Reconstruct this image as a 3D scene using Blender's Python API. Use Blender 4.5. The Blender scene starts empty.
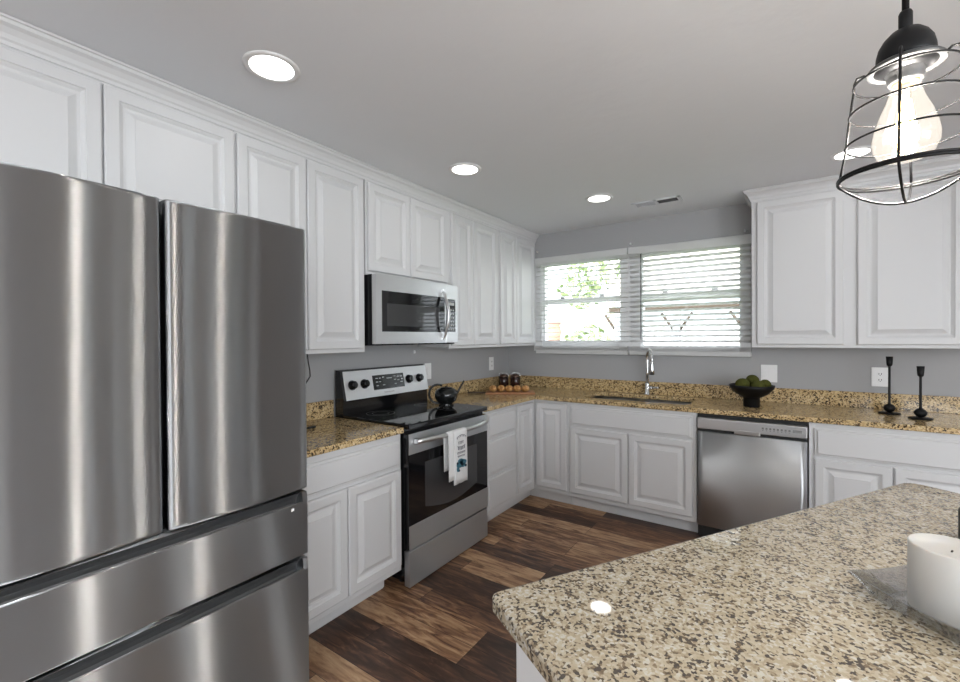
import bpy, bmesh, math, random
from mathutils import Vector, Matrix
random.seed(7)
SC = bpy.context.scene
COL = SC.collection
PI = math.pi

# ---------------------------------------------------------------- camera
cam_d = bpy.data.cameras.new('camera')
cam = bpy.data.objects.new('camera', cam_d)
COL.objects.link(cam)
cam_d.sensor_width = 36.0
cam_d.lens = 437.93 / 960.0 * 36.0
cam_d.clip_start = 0.02
fw = Vector((-0.5677153, 0.82318942, -0.00764938))
rt = Vector((0.82322465, 0.56768246, -0.0061477))
up = Vector((0.000718301, 0.00978729, 0.99995184))
cam.matrix_world = Matrix(((rt.x, up.x, -fw.x, 2.37745), (rt.y, up.y, -fw.y, -3.98242),
                           (rt.z, up.z, -fw.z, 1.40621), (0, 0, 0, 1)))
SC.camera = cam

# ---------------------------------------------------------------- world, exposure, large lights
SC.view_settings.view_transform = 'Standard'
SC.view_settings.look = 'None'
SC.view_settings.gamma = 1.0
SC.view_settings.use_curve_mapping = False
SC.view_settings.exposure = 0.0
world = bpy.data.worlds.new('sky')
SC.world = world
world.use_nodes = True
bg = world.node_tree.nodes['Background']
bg.inputs['Color'].default_value = (0.86, 0.93, 1.0, 1)
bg.inputs['Strength'].default_value = 5.6
SUN_E = 9.0
RECESSED_W = 0.5      # watts of each recessed ceiling light
DISC_E = 6.0          # brightness of a recessed lens
WINDOW_FILL_W = 75.0        # fill lights added in the window openings of the unseen half
TILT = 90.0           # tilt of the added window lights, aimed level
BULB_W = 26.0
HALL_FILL_W = 9.0             # recessed lights added in the unseen half to brighten the kitchen


def add_light(name, kind, loc, energy, color=(1, 1, 1), rot=(0, 0, 0), **kw):
    d = bpy.data.lights.new(name, kind)
    d.energy = energy
    d.color = color
    for k, v in kw.items():
        setattr(d, k, v)
    o = bpy.data.objects.new(name, d)
    o.location = loc
    o.rotation_euler = rot
    COL.objects.link(o)
    return o


add_light('sun', 'SUN', (4, -12, 10), SUN_E, (1, 0.96, 0.9), (math.radians(52), 0, math.radians(28)), angle=0.02)
# fill lights added in the openings of the unseen rear and right windows
add_light('window_light', 'AREA', (4.5, -6.93, 1.35), WINDOW_FILL_W * 0.3, (0.93, 0.975, 1.0), (math.radians(TILT), 0, 0), shape='RECTANGLE', size=1.7, size_y=1.9)
add_light('window_light', 'AREA', (5.93, -6.0, 1.35), WINDOW_FILL_W * 0.7, (0.93, 0.975, 1.0), (math.radians(TILT), 0, math.radians(90)), shape='RECTANGLE', size=1.5, size_y=1.7)
add_light('window_light', 'AREA', (5.93, -4.5, 1.35), WINDOW_FILL_W * 0.5, (0.93, 0.975, 1.0), (math.radians(TILT), 0, math.radians(90)), shape='RECTANGLE', size=1.1, size_y=1.7)


# ---------------------------------------------------------------- materials
def mat(name, color, rough=0.5, metal=0.0, spec=0.5, **kw):
    m = bpy.data.materials.new(name)
    m.use_nodes = True
    b = m.node_tree.nodes['Principled BSDF']
    b.inputs['Base Color'].default_value = (*color, 1)
    b.inputs['Roughness'].default_value = rough
    b.inputs['Metallic'].default_value = metal
    b.inputs['Specular IOR Level'].default_value = spec
    for k, v in kw.items():
        b.inputs[k].default_value = v
    return m


def nd(m, t, **kw):
    n = m.node_tree.nodes.new(t)
    for k, v in kw.items():
        if hasattr(n, k) and k not in ('Scale',):
            setattr(n, k, v)
        else:
            n.inputs[k].default_value = v
    return n


def lk(m, a, ao, b, bi):
    m.node_tree.links.new(a.outputs[ao], b.inputs[bi])


def bsdf(m):
    return m.node_tree.nodes['Principled BSDF']


def ramp(m, stops, interp='LINEAR'):
    r = m.node_tree.nodes.new('ShaderNodeValToRGB')
    cr = r.color_ramp
    cr.interpolation = interp
    while len(cr.elements) < len(stops):
        cr.elements.new(0.5)
    for e, (p, c) in zip(cr.elements, stops):
        e.position = p
        e.color = (*c, 1)
    return r


def noise_bump(m, scale, strength, dist=0.002, detail=3.0, stretch=None):
    tc = nd(m, 'ShaderNodeTexCoord')
    n = nd(m, 'ShaderNodeTexNoise')
    n.inputs['Scale'].default_value = scale
    n.inputs['Detail'].default_value = detail
    if stretch:
        mp = nd(m, 'ShaderNodeMapping')
        mp.inputs['Scale'].default_value = stretch
        lk(m, tc, 'Object', mp, 'Vector')
        lk(m, mp, 'Vector', n, 'Vector')
    else:
        lk(m, tc, 'Object', n, 'Vector')
    b = nd(m, 'ShaderNodeBump')
    b.inputs['Strength'].default_value = strength
    b.inputs['Distance'].default_value = dist
    lk(m, n, 'Fac', b, 'Height')
    lk(m, b, 'Normal', bsdf(m), 'Normal')
    return n


M = {}
M['cabinet'] = mat('cabinet_white_paint', (0.645, 0.645, 0.65), 0.42)
noise_bump(M['cabinet'], 60, 0.05)
M['ceiling'] = mat('ceiling_paint', (0.785, 0.80, 0.825), 0.9, spec=0.2)
noise_bump(M['ceiling'], 9, 0.25, 0.012, 4)
M['wall'] = mat('wall_grey_paint', (0.40, 0.40, 0.405), 0.75, spec=0.3)
noise_bump(M['wall'], 40, 0.15, 0.003)
M['plainwall'] = mat('wall_pale_paint', (0.33, 0.33, 0.335), 0.8, spec=0.3)
noise_bump(M['plainwall'], 40, 0.15, 0.003)
M['white'] = mat('white_vinyl', (0.8, 0.8, 0.8), 0.4)
M['blind'] = mat('blind_white', (0.82, 0.82, 0.82), 0.45)
M['plate'] = mat('outlet_plastic', (0.85, 0.85, 0.85), 0.35)
M['black'] = mat('black_gloss', (0.006, 0.006, 0.007), 0.12)
M['blackmat'] = mat('black_matt_metal', (0.005, 0.005, 0.0055), 0.45, spec=0.25)
M['darkgap'] = mat('black_plastic', (0.01, 0.01, 0.01), 0.6)
M['cooktop'] = mat('cooktop_glass', (0.005, 0.005, 0.006), 0.05)
M['ovenglass'] = mat('oven_glass', (0.006, 0.006, 0.007), 0.06)
M['innerglass'] = mat('oven_window', (0.05, 0.05, 0.052), 0.05)
M['fridgeside'] = mat('fridge_side_grey', (0.12, 0.12, 0.125), 0.5)


def steel(name, color, rough, aniso=0.80):
    """brushed steel: reflections stretched vertically across the horizontal grain"""
    m = bpy.data.materials.new(name)
    m.use_nodes = True
    nt = m.node_tree
    nt.nodes.clear()
    g = nt.nodes.new('ShaderNodeBsdfAnisotropic')
    g.distribution = 'GGX'
    g.inputs['Color'].default_value = (*color, 1)
    g.inputs['Roughness'].default_value = rough
    g.inputs['Anisotropy'].default_value = aniso
    t = nt.nodes.new('ShaderNodeTangent')
    t.direction_type = 'RADIAL'
    t.axis = 'Z'
    nt.links.new(t.outputs['Tangent'], g.inputs['Tangent'])
    # faint streaky tone variation of the grain
    tc = nt.nodes.new('ShaderNodeTexCoord')
    mp = nt.nodes.new('ShaderNodeMapping')
    mp.inputs['Scale'].default_value = (1.0, 1.0, 220)
    n = nt.nodes.new('ShaderNodeTexNoise')
    n.inputs['Scale'].default_value = 4.0
    nt.links.new(tc.outputs['Object'], mp.inputs['Vector'])
    nt.links.new(mp.outputs['Vector'], n.inputs['Vector'])
    r = nt.nodes.new('ShaderNodeMapRange')
    r.inputs['To Min'].default_value = rough * 0.96
    r.inputs['To Max'].default_value = rough * 1.04
    nt.links.new(n.outputs['Fac'], r.inputs['Value'])
    nt.links.new(r.outputs['Result'], g.inputs['Roughness'])
    o = nt.nodes.new('ShaderNodeOutputMaterial')
    nt.links.new(g.outputs[0], o.inputs[0])
    return m


M['steel'] = steel('brushed_steel', (0.56, 0.575, 0.59), 0.34, 0.87)
M['steeldish'] = steel('dishwasher_steel', (0.58, 0.59, 0.60), 0.42, 0.62)
M['steelrange'] = steel('range_steel', (0.64, 0.655, 0.67), 0.36, 0.7)
M['panelsteel'] = mat('bright_panel_steel', (0.70, 0.71, 0.72), 0.38, 0.55)
M['ovensteel'] = mat('microwave_steel', (0.60, 0.605, 0.61), 0.33, 0.82)
M['channel'] = mat('pull_channel_steel', (0.30, 0.305, 0.31), 0.5, 1.0)
M['steelplain'] = mat('satin_steel', (0.62, 0.62, 0.62), 0.28, 1.0)
M['chrome'] = mat('chrome', (0.75, 0.75, 0.75), 0.12, 1.0)
M['sinksteel'] = mat('sink_steel', (0.32, 0.32, 0.32), 0.3, 1.0)


def granite(name, tint=(1, 1, 1), rough=0.12, scale=1.0, more=0.0, dark=1.0):
    m = mat(name, (0.6, 0.45, 0.28), rough)
    tc = nd(m, 'ShaderNodeTexCoord')
    n1 = nd(m, 'ShaderNodeTexNoise')
    n1.inputs['Scale'].default_value = 90
    n1.inputs['Detail'].default_value = 3
    mixv = nd(m, 'ShaderNodeMix', data_type='VECTOR')
    mixv.inputs['Factor'].default_value = 0.008
    lk(m, tc, 'Object', n1, 'Vector')
    m.node_tree.links.new(tc.outputs['Object'], mixv.inputs[4])
    m.node_tree.links.new(n1.outputs['Color'], mixv.inputs[5])
    v = nd(m, 'ShaderNodeTexVoronoi')
    v.inputs['Scale'].default_value = 190 * scale
    v.inputs['Randomness'].default_value = 1.0
    m.node_tree.links.new(mixv.outputs[1], v.inputs['Vector'])
    sep = nd(m, 'ShaderNodeSeparateColor')
    lk(m, v, 'Color', sep, 'Color')
    # slow clustering of the dark grains
    n2 = nd(m, 'ShaderNodeTexNoise')
    n2.inputs['Scale'].default_value = 26
    n2.inputs['Detail'].default_value = 3
    lk(m, tc, 'Object', n2, 'Vector')
    ma = nd(m, 'ShaderNodeMath', operation='MULTIPLY_ADD')
    ma.inputs[1].default_value = 0.8
    lk(m, n2, 'Fac', ma, 0)
    mb_ = nd(m, 'ShaderNodeMath', operation='MULTIPLY_ADD')
    mb_.inputs[1].default_value = 0.75
    mb_.inputs[2].default_value = -0.28 - more
    lk(m, sep, 'Red', mb_, 0)
    lk(m, mb_, 'Value', ma, 2)
    t = lambda r, g, b: (r * tint[0], g * tint[1], b * tint[2])
    r = ramp(m, [(0.0, t(0.045 * dark, 0.036 * dark, 0.028 * dark)), (0.12, t(0.06 * dark, 0.047 * dark, 0.034 * dark)), (0.18, t(0.14, 0.10, 0.06)),
                 (0.25, t(0.28, 0.20, 0.115)), (0.31, t(0.44, 0.335, 0.20)), (0.50, t(0.52, 0.41, 0.255)),
                 (0.68, t(0.58, 0.48, 0.32)), (0.82, t(0.64, 0.56, 0.42))])
    lk(m, ma, 'Value', r, 'Fac')
    lk(m, r, 'Color', bsdf(m), 'Base Color')
    return m


M['granite'] = granite('golden_granite', (1.10, 1.00, 0.80), 0.12, 0.8, 0.10)
M['granite_island'] = granite('island_granite', (0.72, 0.775, 0.90), 0.03, 1.05, 0.045, 1.9)


def floor_mat():
    m = mat('plank_floor', (0.1, 0.05, 0.03), 0.38)
    tc = nd(m, 'ShaderNodeTexCoord')
    br = nd(m, 'ShaderNodeTexBrick')
    br.offset = 0.37
    br.offset_frequency = 3
    br.inputs['Color1'].default_value = (0, 0, 0, 1)
    br.inputs['Color2'].default_value = (1, 1, 1, 1)
    br.inputs['Mortar'].default_value = (0.15, 0.15, 0.15, 1)
    br.inputs['Scale'].default_value = 1.0
    br.inputs['Mortar Size'].default_value = 0.0012
    br.inputs['Brick Width'].default_value = 1.22
    br.inputs['Row Height'].default_value = 0.125
    lk(m, tc, 'Object', br, 'Vector')
    # grain: noise stretched along the boards, different per board
    mp = nd(m, 'ShaderNodeMapping')
    mp.inputs['Scale'].default_value = (2.2, 12, 1)
    lk(m, tc, 'Object', mp, 'Vector')
    sh = nd(m, 'ShaderNodeVectorMath', operation='MULTIPLY_ADD')
    sh.inputs[1].default_value = (9, 9, 9)
    lk(m, br, 'Color', sh, 0)
    lk(m, mp, 'Vector', sh, 2)
    n = nd(m, 'ShaderNodeTexNoise')
    n.inputs['Scale'].default_value = 2.6
    n.inputs['Detail'].default_value = 7
    n.inputs['Roughness'].default_value = 0.62
    n.inputs['Distortion'].default_value = 0.8
    lk(m, sh, 'Vector', n, 'Vector')
    bw = nd(m, 'ShaderNodeRGBToBW')
    lk(m, br, 'Color', bw, 'Color')
    ma = nd(m, 'ShaderNodeMath', operation='MULTIPLY_ADD')
    ma.inputs[1].default_value = 0.62
    lk(m, bw, 'Val', ma, 0)
    mb_ = nd(m, 'ShaderNodeMath', operation='MULTIPLY_ADD')
    mb_.inputs[1].default_value = 1.5
    mb_.inputs[2].default_value = -0.57
    lk(m, n, 'Fac', mb_, 0)
    lk(m, mb_, 'Value', ma, 2)
    r = ramp(m, [(0.0, (0.032, 0.017, 0.012)), (0.22, (0.060, 0.031, 0.020)), (0.40, (0.118, 0.057, 0.034)),
                 (0.58, (0.24, 0.125, 0.066)), (0.78, (0.42, 0.255, 0.14)), (1.0, (0.55, 0.37, 0.22))])
    lk(m, ma, 'Value', r, 'Fac')
    mx = nd(m, 'ShaderNodeMix', data_type='RGBA')
    mx.inputs[7].default_value = (0.012, 0.007, 0.005, 1)
    lk(m, br, 'Fac', mx, 'Factor')
    m.node_tree.links.new(r.outputs['Color'], mx.inputs[6])
    m.node_tree.links.new(mx.outputs[2], bsdf(m).inputs['Base Color'])
    bp = nd(m, 'ShaderNodeBump')
    bp.inputs['Strength'].default_value = 0.15
    bp.inputs['Distance'].default_value = 0.002
    lk(m, n, 'Fac', bp, 'Height')
    lk(m, bp, 'Normal', bsdf(m), 'Normal')
    return m


M['floor'] = floor_mat()


def emit(name, color, strength):
    m = bpy.data.materials.new(name)
    m.use_nodes = True
    nt = m.node_tree
    nt.nodes.clear()
    e = nt.nodes.new('ShaderNodeEmission')
    e.inputs['Color'].default_value = (*color, 1)
    e.inputs['Strength'].default_value = strength
    o = nt.nodes.new('ShaderNodeOutputMaterial')
    nt.links.new(e.outputs[0], o.inputs[0])
    return m


def clear_glass(name, tint=(1, 1, 1), gloss=0.06, rough=0.02, glow=None):
    m = bpy.data.materials.new(name)
    m.use_nodes = True
    nt = m.node_tree
    nt.nodes.clear()
    tr = nt.nodes.new('ShaderNodeBsdfTransparent')
    tr.inputs['Color'].default_value = (*tint, 1)
    gl = nt.nodes.new('ShaderNodeBsdfGlossy')
    gl.inputs['Roughness'].default_value = rough
    mx = nt.nodes.new('ShaderNodeMixShader')
    mx.inputs[0].default_value = gloss
    nt.links.new(tr.outputs[0], mx.inputs[1])
    nt.links.new(gl.outputs[0], mx.inputs[2])
    o = nt.nodes.new('ShaderNodeOutputMaterial')
    last = mx
    if glow:
        e = nt.nodes.new('ShaderNodeEmission')
        e.inputs['Color'].default_value = (*glow[0], 1)
        e.inputs['Strength'].default_value = glow[1]
        ad = nt.nodes.new('ShaderNodeAddShader')
        nt.links.new(mx.outputs[0], ad.inputs[0])
        nt.links.new(e.outputs[0], ad.inputs[1])
        last = ad
    nt.links.new(last.outputs[0], o.inputs[0])
    return m


M['lens'] = emit('recessed_lens', (1, 0.985, 0.95), DISC_E)
M['pane'] = clear_glass('window_glass', (1, 1, 1), 0.05)
M['bulbglass'] = clear_glass('bulb_glass', (0.97, 0.95, 0.92), 0.10, 0.02, ((1.0, 0.92, 0.80), 0.36))
M['filament'] = emit('filament', (1, 0.72, 0.36), 60)
M['dishglass'] = clear_glass('dish_glass', (0.84, 0.85, 0.86), 0.32, 0.06)
M['wax'] = mat('candle_wax', (0.43, 0.42, 0.40), 0.5, **{'Subsurface Weight': 0.3, 'Subsurface Radius': (0.02, 0.015, 0.01), 'Subsurface Scale': 0.5})
M['candleglass'] = mat('frosted_cup', (0.66, 0.66, 0.66), 0.25)
M['wick'] = mat('wick', (0.03, 0.025, 0.02), 0.9)
M['moss'] = mat('moss', (0.075, 0.08, 0.02), 0.95, spec=0.1)
noise_bump(M['moss'], 90, 0.9, 0.01)
M['kettle'] = mat('kettle_black', (0.010, 0.011, 0.011), 0.13)
M['wood'] = mat('board_wood', (0.36, 0.16, 0.06), 0.45)
noise_bump(M['wood'], 8, 0.1, 0.002, 4, (1, 12, 12))
M['woodend'] = mat('board_handle_wood', (0.05, 0.03, 0.02), 0.5)
M['bread'] = mat('bread_crust', (0.52, 0.24, 0.06), 0.5)


def bread_col():
    m = M['bread']
    tc = nd(m, 'ShaderNodeTexCoord')
    n = nd(m, 'ShaderNodeTexNoise')
    n.inputs['Scale'].default_value = 45
    lk(m, tc, 'Object', n, 'Vector')
    r = ramp(m, [(0.35, (0.36, 0.13, 0.03)), (0.55, (0.60, 0.31, 0.10)), (0.7, (0.75, 0.5, 0.24))])
    lk(m, n, 'Fac', r, 'Fac')
    lk(m, r, 'Color', bsdf(m), 'Base Color')


bread_col()
M['jar'] = mat('dark_brown_glass', (0.03, 0.010, 0.008), 0.12)
M['jarlid'] = mat('jar_lid', (0.16, 0.10, 0.08), 0.2, 0.8)
M['towel'] = mat('towel_cloth', (0.78, 0.78, 0.78), 0.9, spec=0.1)
noise_bump(M['towel'], 500, 0.2, 0.001)
M['inkgrey'] = mat('towel_ink_grey', (0.22, 0.22, 0.24), 0.9)
M['inkblue'] = mat('towel_ink_blue', (0.05, 0.17, 0.24), 0.9)
M['inkdark'] = mat('towel_ink_dark', (0.02, 0.03, 0.05), 0.9)
M['display'] = mat('range_display', (0.012, 0.013, 0.014), 0.15)
M['mark'] = mat('printed_marks_grey', (0.22, 0.22, 0.22), 0.6)
M['markpale'] = mat('printed_marks_pale', (0.5, 0.52, 0.52), 0.6)
M['ventdark'] = mat('vent_duct_dark', (0.015, 0.015, 0.015), 0.8)
M['lampgrey'] = mat('pendant_flange_grey', (0.06, 0.06, 0.06), 0.35)
M['socket'] = mat('socket_grey', (0.05, 0.05, 0.05), 0.4)
M['brass'] = mat('bulb_cap_brass', (0.75, 0.5, 0.2), 0.3, 1.0)
_b = M['blind'].node_tree
_tl = _b.nodes.new('ShaderNodeBsdfTranslucent')
_tl.inputs['Color'].default_value = (0.85, 0.85, 0.84, 1)
_mx = _b.nodes.new('ShaderNodeMixShader')
_mx.inputs[0].default_value = 0.38
_b.links.new(_b.nodes['Principled BSDF'].outputs[0], _mx.inputs[1])
_b.links.new(_tl.outputs[0], _mx.inputs[2])
_b.links.new(_mx.outputs[0], _b.nodes['Material Output'].inputs[0])
# outdoors
M['grass'] = mat('lawn', (0.10, 0.17, 0.04), 0.95)
noise_bump(M['grass'], 30, 0.6, 0.02)
M['leaf'] = mat('leaf_green', (0.36, 0.44, 0.22), 0.8)
M['bark'] = mat('pale_bark', (0.70, 0.66, 0.60), 0.9)
M['bluesiding'] = mat('blue_siding', (0.58, 0.66, 0.74), 0.8)
M['cream'] = mat('cream_canopy', (0.85, 0.78, 0.66), 0.8)
M['beam'] = mat('brown_beam', (0.07, 0.05, 0.035), 0.8)
M['greypost'] = mat('grey_post', (0.35, 0.36, 0.38), 0.8)
M['terracotta'] = mat('terracotta', (0.60, 0.30, 0.22), 0.8)
M['whitefence'] = mat('white_fence', (0.8, 0.8, 0.8), 0.8)


# ---------------------------------------------------------------- mesh building
class MB:
    def __init__(self, xf=None):
        self.bm = bmesh.new()
        self.xf = xf
        self.mi = 0
        self.smooth = False

    def face(self, vs):
        try:
            f = self.bm.faces.new(vs)
            f.smooth = self.smooth
            return f
        except ValueError:
            return None

    def v(self, p):
        p = Vector(p)
        if self.xf is not None:
            p = self.xf @ p
        return self.bm.verts.new(p)

    def box(self, x0, x1, y0, y1, z0, z1, bev=0.0, seg=2, m=None):
        T = m if m is not None else Matrix.Identity(4)
        vs = [self.v(T @ Vector((x, y, z))) for x in (x0, x1) for y in (y0, y1) for z in (z0, z1)]
        fs = []
        for q in ((0, 1, 3, 2), (4, 6, 7, 5), (0, 4, 5, 1), (2, 3, 7, 6), (0, 2, 6, 4), (1, 5, 7, 3)):
            fs.append(self.face([vs[i] for i in q]))
        if bev > 0:
            es = list({e for f in fs for e in f.edges})
            bmesh.ops.bevel(self.bm, geom=es, offset=bev, segments=seg, profile=0.5, affect='EDGES')
        return self

    def loops(self, loops, close=True, cap0=True, cap1=True, smooth=False):
        """join successive closed vertex loops"""
        L = [[self.v(p) for p in lp] for lp in loops]
        n = len(L[0])
        for a, b in zip(L, L[1:]):
            for i in range(n if close else n - 1):
                j = (i + 1) % n
                f = self.face([a[i], a[j], b[j], b[i]])
                if f and smooth:
                    f.smooth = True
        if cap0:
            self.face(list(reversed(L[0])))
        if cap1:
            self.face(L[-1])
        return self

    def lathe(self, prof, c=(0, 0, 0), n=32, smooth=True, cap0=True, cap1=True, axis='z'):
        c = Vector(c)
        lps = []
        for r, z in prof:
            lp = []
            for i in range(n):
                a = 2 * PI * i / n
                p = (r * math.cos(a), r * math.sin(a), z)
                if axis == 'x':
                    p = (z, r * math.cos(a), r * math.sin(a))
                elif axis == 'y':
                    p = (r * math.sin(a), z, r * math.cos(a))
                lp.append(c + Vector(p))
            lps.append(lp)
        return self.loops(lps, True, cap0, cap1, smooth)

    def tube(self, pts, r, n=10, closed=False, cap=True):
        pts = [Vector(p) for p in pts]
        N = len(pts)
        lps = []
        prev = None
        for i, p in enumerate(pts):
            if closed:
                t = (pts[(i + 1) % N] - pts[i - 1]).normalized()
            else:
                t = (pts[min(i + 1, N - 1)] - pts[max(i - 1, 0)]).normalized()
            if prev is None:
                a = Vector((0, 0, 1)) if abs(t.z) < 0.9 else Vector((1, 0, 0))
                u = (a - t * a.dot(t)).normalized()
            else:
                u = (prev - t * prev.dot(t)).normalized()
            prev = u
            w = t.cross(u)
            rr = r[i] if isinstance(r, (list, tuple)) else r
            lps.append([p + (u * math.cos(2 * PI * k / n) + w * math.sin(2 * PI * k / n)) * rr for k in range(n)])
        if closed:
            lps.append(lps[0])
            return self.loops(lps, True, False, False, True)
        return self.loops(lps, True, cap, cap, True)

    def ball(self, c, r, seg=16, rings=10, scale=(1, 1, 1), jit=0.0):
        c = Vector(c)
        lps = []
        for i in range(rings + 1):
            ph = PI * i / rings
            rr, z = max(math.sin(ph), 1e-3) * r, -math.cos(ph) * r
            lp = []
            for k in range(seg):
                a = 2 * PI * k / seg
                q = 1 + (random.uniform(-jit, jit) if jit else 0)
                lp.append(c + Vector((rr * math.cos(a) * scale[0] * q, rr * math.sin(a) * scale[1] * q, z * scale[2] * q)))
            lps.append(lp)
        return self.loops(lps, True, True, True, True)

    def panel(self, o, u, n, w, h, rings):
        """stepped panel: rings of (inset, height) on a rectangle w along u, h along z, facing n"""
        o, u, n = Vector(o), Vector(u), Vector(n)
        z = Vector((0, 0, 1))
        lps = []
        for ins, d in rings:
            lps.append([o + u * ins + z * ins + n * d, o + u * (w - ins) + z * ins + n * d,
                        o + u * (w - ins) + z * (h - ins) + n * d, o + u * ins + z * (h - ins) + n * d])
        return self.loops(lps, True, True, True)

    def prism(self, poly, z0, z1):
        return self.loops([[(x, y, z0) for x, y in poly], [(x, y, z1) for x, y in poly]])

    def extrude_y(self, poly, y0, y1):      # poly of (x,z)
        return self.loops([[(x, y0, z) for x, z in poly], [(x, y1, z) for x, z in poly]])

    def extrude_x(self, poly, x0, x1):      # poly of (y,z)
        return self.loops([[(x0, y, z) for y, z in poly], [(x1, y, z) for y, z in poly]])

    def build(self, name, material, parent=None, origin=None):
        bm = self.bm
        bmesh.ops.recalc_face_normals(bm, faces=bm.faces[:])
        if parent is not None:
            org = Vector(ORG[parent.name])
        elif origin is not None:
            org = Vector(origin)
        else:
            xs = [v.co.x for v in bm.verts]
            ys = [v.co.y for v in bm.verts]
            zs = [v.co.z for v in bm.verts]
            org = Vector(((min(xs) + max(xs)) / 2, (min(ys) + max(ys)) / 2, min(zs)))
        bm.transform(Matrix.Translation(-org))
        me = bpy.data.meshes.new(name)
        bm.to_mesh(me)
        bm.free()
        ms = material if isinstance(material, (list, tuple)) else [material]
        for q in ms:
            me.materials.append(q)
        ob = bpy.data.objects.new(name, me)
        COL.objects.link(ob)
        if parent is not None:
            ob.parent = parent
            ORG[ob.name] = org
        else:
            ob.location = org
            ORG[ob.name] = org
        return ob


ORG = {}


def tag(o, label=None, cat=None, group=None, kind=None):
    if label:
        o['label'] = label
    if cat:
        o['category'] = cat
    if group:
        o['group'] = group
    if kind:
        o['kind'] = kind
    return o


def thing(name, loc, label, cat, group=None):
    o = bpy.data.objects.new(name, None)
    o.empty_display_size = 0.05
    COL.objects.link(o)
    o.location = loc
    ORG[o.name] = Vector(loc)
    return tag(o, label, cat, group)


def copy_tree(o, parent=None):
    c = o.copy()
    COL.objects.link(c)
    if parent is not None:
        c.parent = parent
    for ch in list(o.children):
        copy_tree(ch, c)
    return c


def struct(o):
    o['kind'] = 'structure'
    return o


H = 2.4354
LW, LD = 6.0, -7.0        # room extents (x, y)

# ================================================================= SETTING
struct(MB().box(-0.12, LW + 0.12, LD - 0.12, 0.14, -0.08, 0.0).build('floor', M['floor'], None, (0, 0, 0)))
struct(MB().box(-0.12, LW + 0.12, LD - 0.12, 0.14, H, H + 0.1).build('ceiling', M['ceiling'], None, (0, 0, H)))
struct(MB().box(-0.12, 0, LD, 0, 0, H).build('wall_left', M['wall'], None, (0, 0, 0)))


def wall_with_holes(axis, a0, a1, t0, t1, holes, name, material):
    """wall along axis ('x' or 'y') from a0 to a1, thickness t0..t1, holes = (a,b,z0,z1)"""
    mb = MB()

    def bx(p, q, z0, z1):
        if q - p < 1e-4 or z1 - z0 < 1e-4:
            return
        if axis == 'x':
            mb.box(p, q, t0, t1, z0, z1)
        else:
            mb.box(t0, t1, p, q, z0, z1)
    cur = a0
    for (p, q, z0, z1) in sorted(holes):
        bx(cur, p, 0, H)
        bx(p, q, 0, z0)
        bx(p, q, z1, H)
        cur = q
    bx(cur, a1, 0, H)
    return struct(mb.build(name, material, None, (0, 0, 0)))


WINS = [(0.358, 1.214, 1.30, 2.165), (1.318, 2.15, 1.30, 2.165)]
wall_with_holes('x', -0.12, LW + 0.12, 0.0, 0.14, WINS, 'wall_back', M['wall'])
REAR_ADDED = [(2.46, 2.56, 0.4, 2.2), (2.75, 2.85, 0.4, 2.2), (3.6, 5.4, 0.4, 2.3)]  # unseen openings added: slits streak the dishwasher, the wide one lets in light
wall_with_holes('x', -0.12, LW + 0.12, LD - 0.12, LD, REAR_ADDED, 'wall_rear', M['plainwall'])
RIGHT_ADDED = [(-6.75, -5.25, 0.5, 2.2), (-5.05, -3.95, 0.5, 2.2), (-2.20, -2.06, 0.2, 2.2), (-1.14, -1.04, 0.2, 2.2), (-0.86, -0.76, 0.2, 2.2)]  # unseen openings added: wide ones for light, slits for bright streaks on the refrigerator
wall_with_holes('y', LD, 0.0, LW, LW + 0.12, RIGHT_ADDED, 'wall_right', M['plainwall'])


def window(n, x0, x1, z0, z1, bottom, lock=True):
    """white single-hung window set in the back wall"""
    w = bpy.data.objects.new('window_%d' % n, None)
    COL.objects.link(w)
    w.location = (x0, 0.05, z0)
    ORG[w.name] = Vector(w.location)
    struct(w)
    fr = MB()
    f = 0.042
    y0, y1 = 0.05, 0.12
    fr.box(x0, x0 + f, y0, y1, z0, z1)
    fr.box(x1 - f, x1, y0, y1, z0, z1)
    fr.box(x0 + f, x1 - f, y0, y1, z1 - f, z1)
    fr.box(x0 + f, x1 - f, y0, y1, z0, z0 + bottom)
    fr.build('window_frame', M['white'], w)
    zm = 1.762
    r = MB()
    r.box(x0 + f, x1 - f, 0.055, 0.115, zm - 0.026, zm + 0.026, 0.004)
    r.build('meeting_rail', M['white'], w)
    for zz0, zz1, yy in ((z0 + bottom, zm - 0.026, 0.075), (zm + 0.026, z1 - f, 0.095)):
        MB().box(x0 + f, x1 - f, yy, yy + 0.004, zz0, zz1).build('window_pane', M['pane'], w)
    if lock:
        for s in (0.27, 0.73):
            lx = x0 + (x1 - x0) * s
            MB().box(lx - 0.025, lx + 0.025, 0.052, 0.07, zm + 0.026, zm + 0.042, 0.004).build('sash_lock', M['steelplain'], w)
    return w


window(1, *WINS[0][:4], 0.075)
window(2, *WINS[1][:4], 0.03)


def added_window(n, axis, a0, a1, z0, z1, t0, t1):
    mb = MB()

    def bx(p, q, r, s):
        if axis == 'x':
            mb.box(p, q, t0, t1, r, s)
        else:
            mb.box(t0, t1, p, q, r, s)
    f = min(0.05, (a1 - a0) * 0.12)
    bx(a0, a0 + f, z0, z1)
    bx(a1 - f, a1, z0, z1)
    bx(a0 + f, a1 - f, z0, z0 + f)
    bx(a0 + f, a1 - f, z1 - f, z1)
    zm = (z0 + z1) / 2
    bx(a0 + f, a1 - f, zm - 0.025, zm + 0.025)
    struct(mb.build('window_%d' % n, M['white']))  # unseen windows, put in for light and reflections


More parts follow.
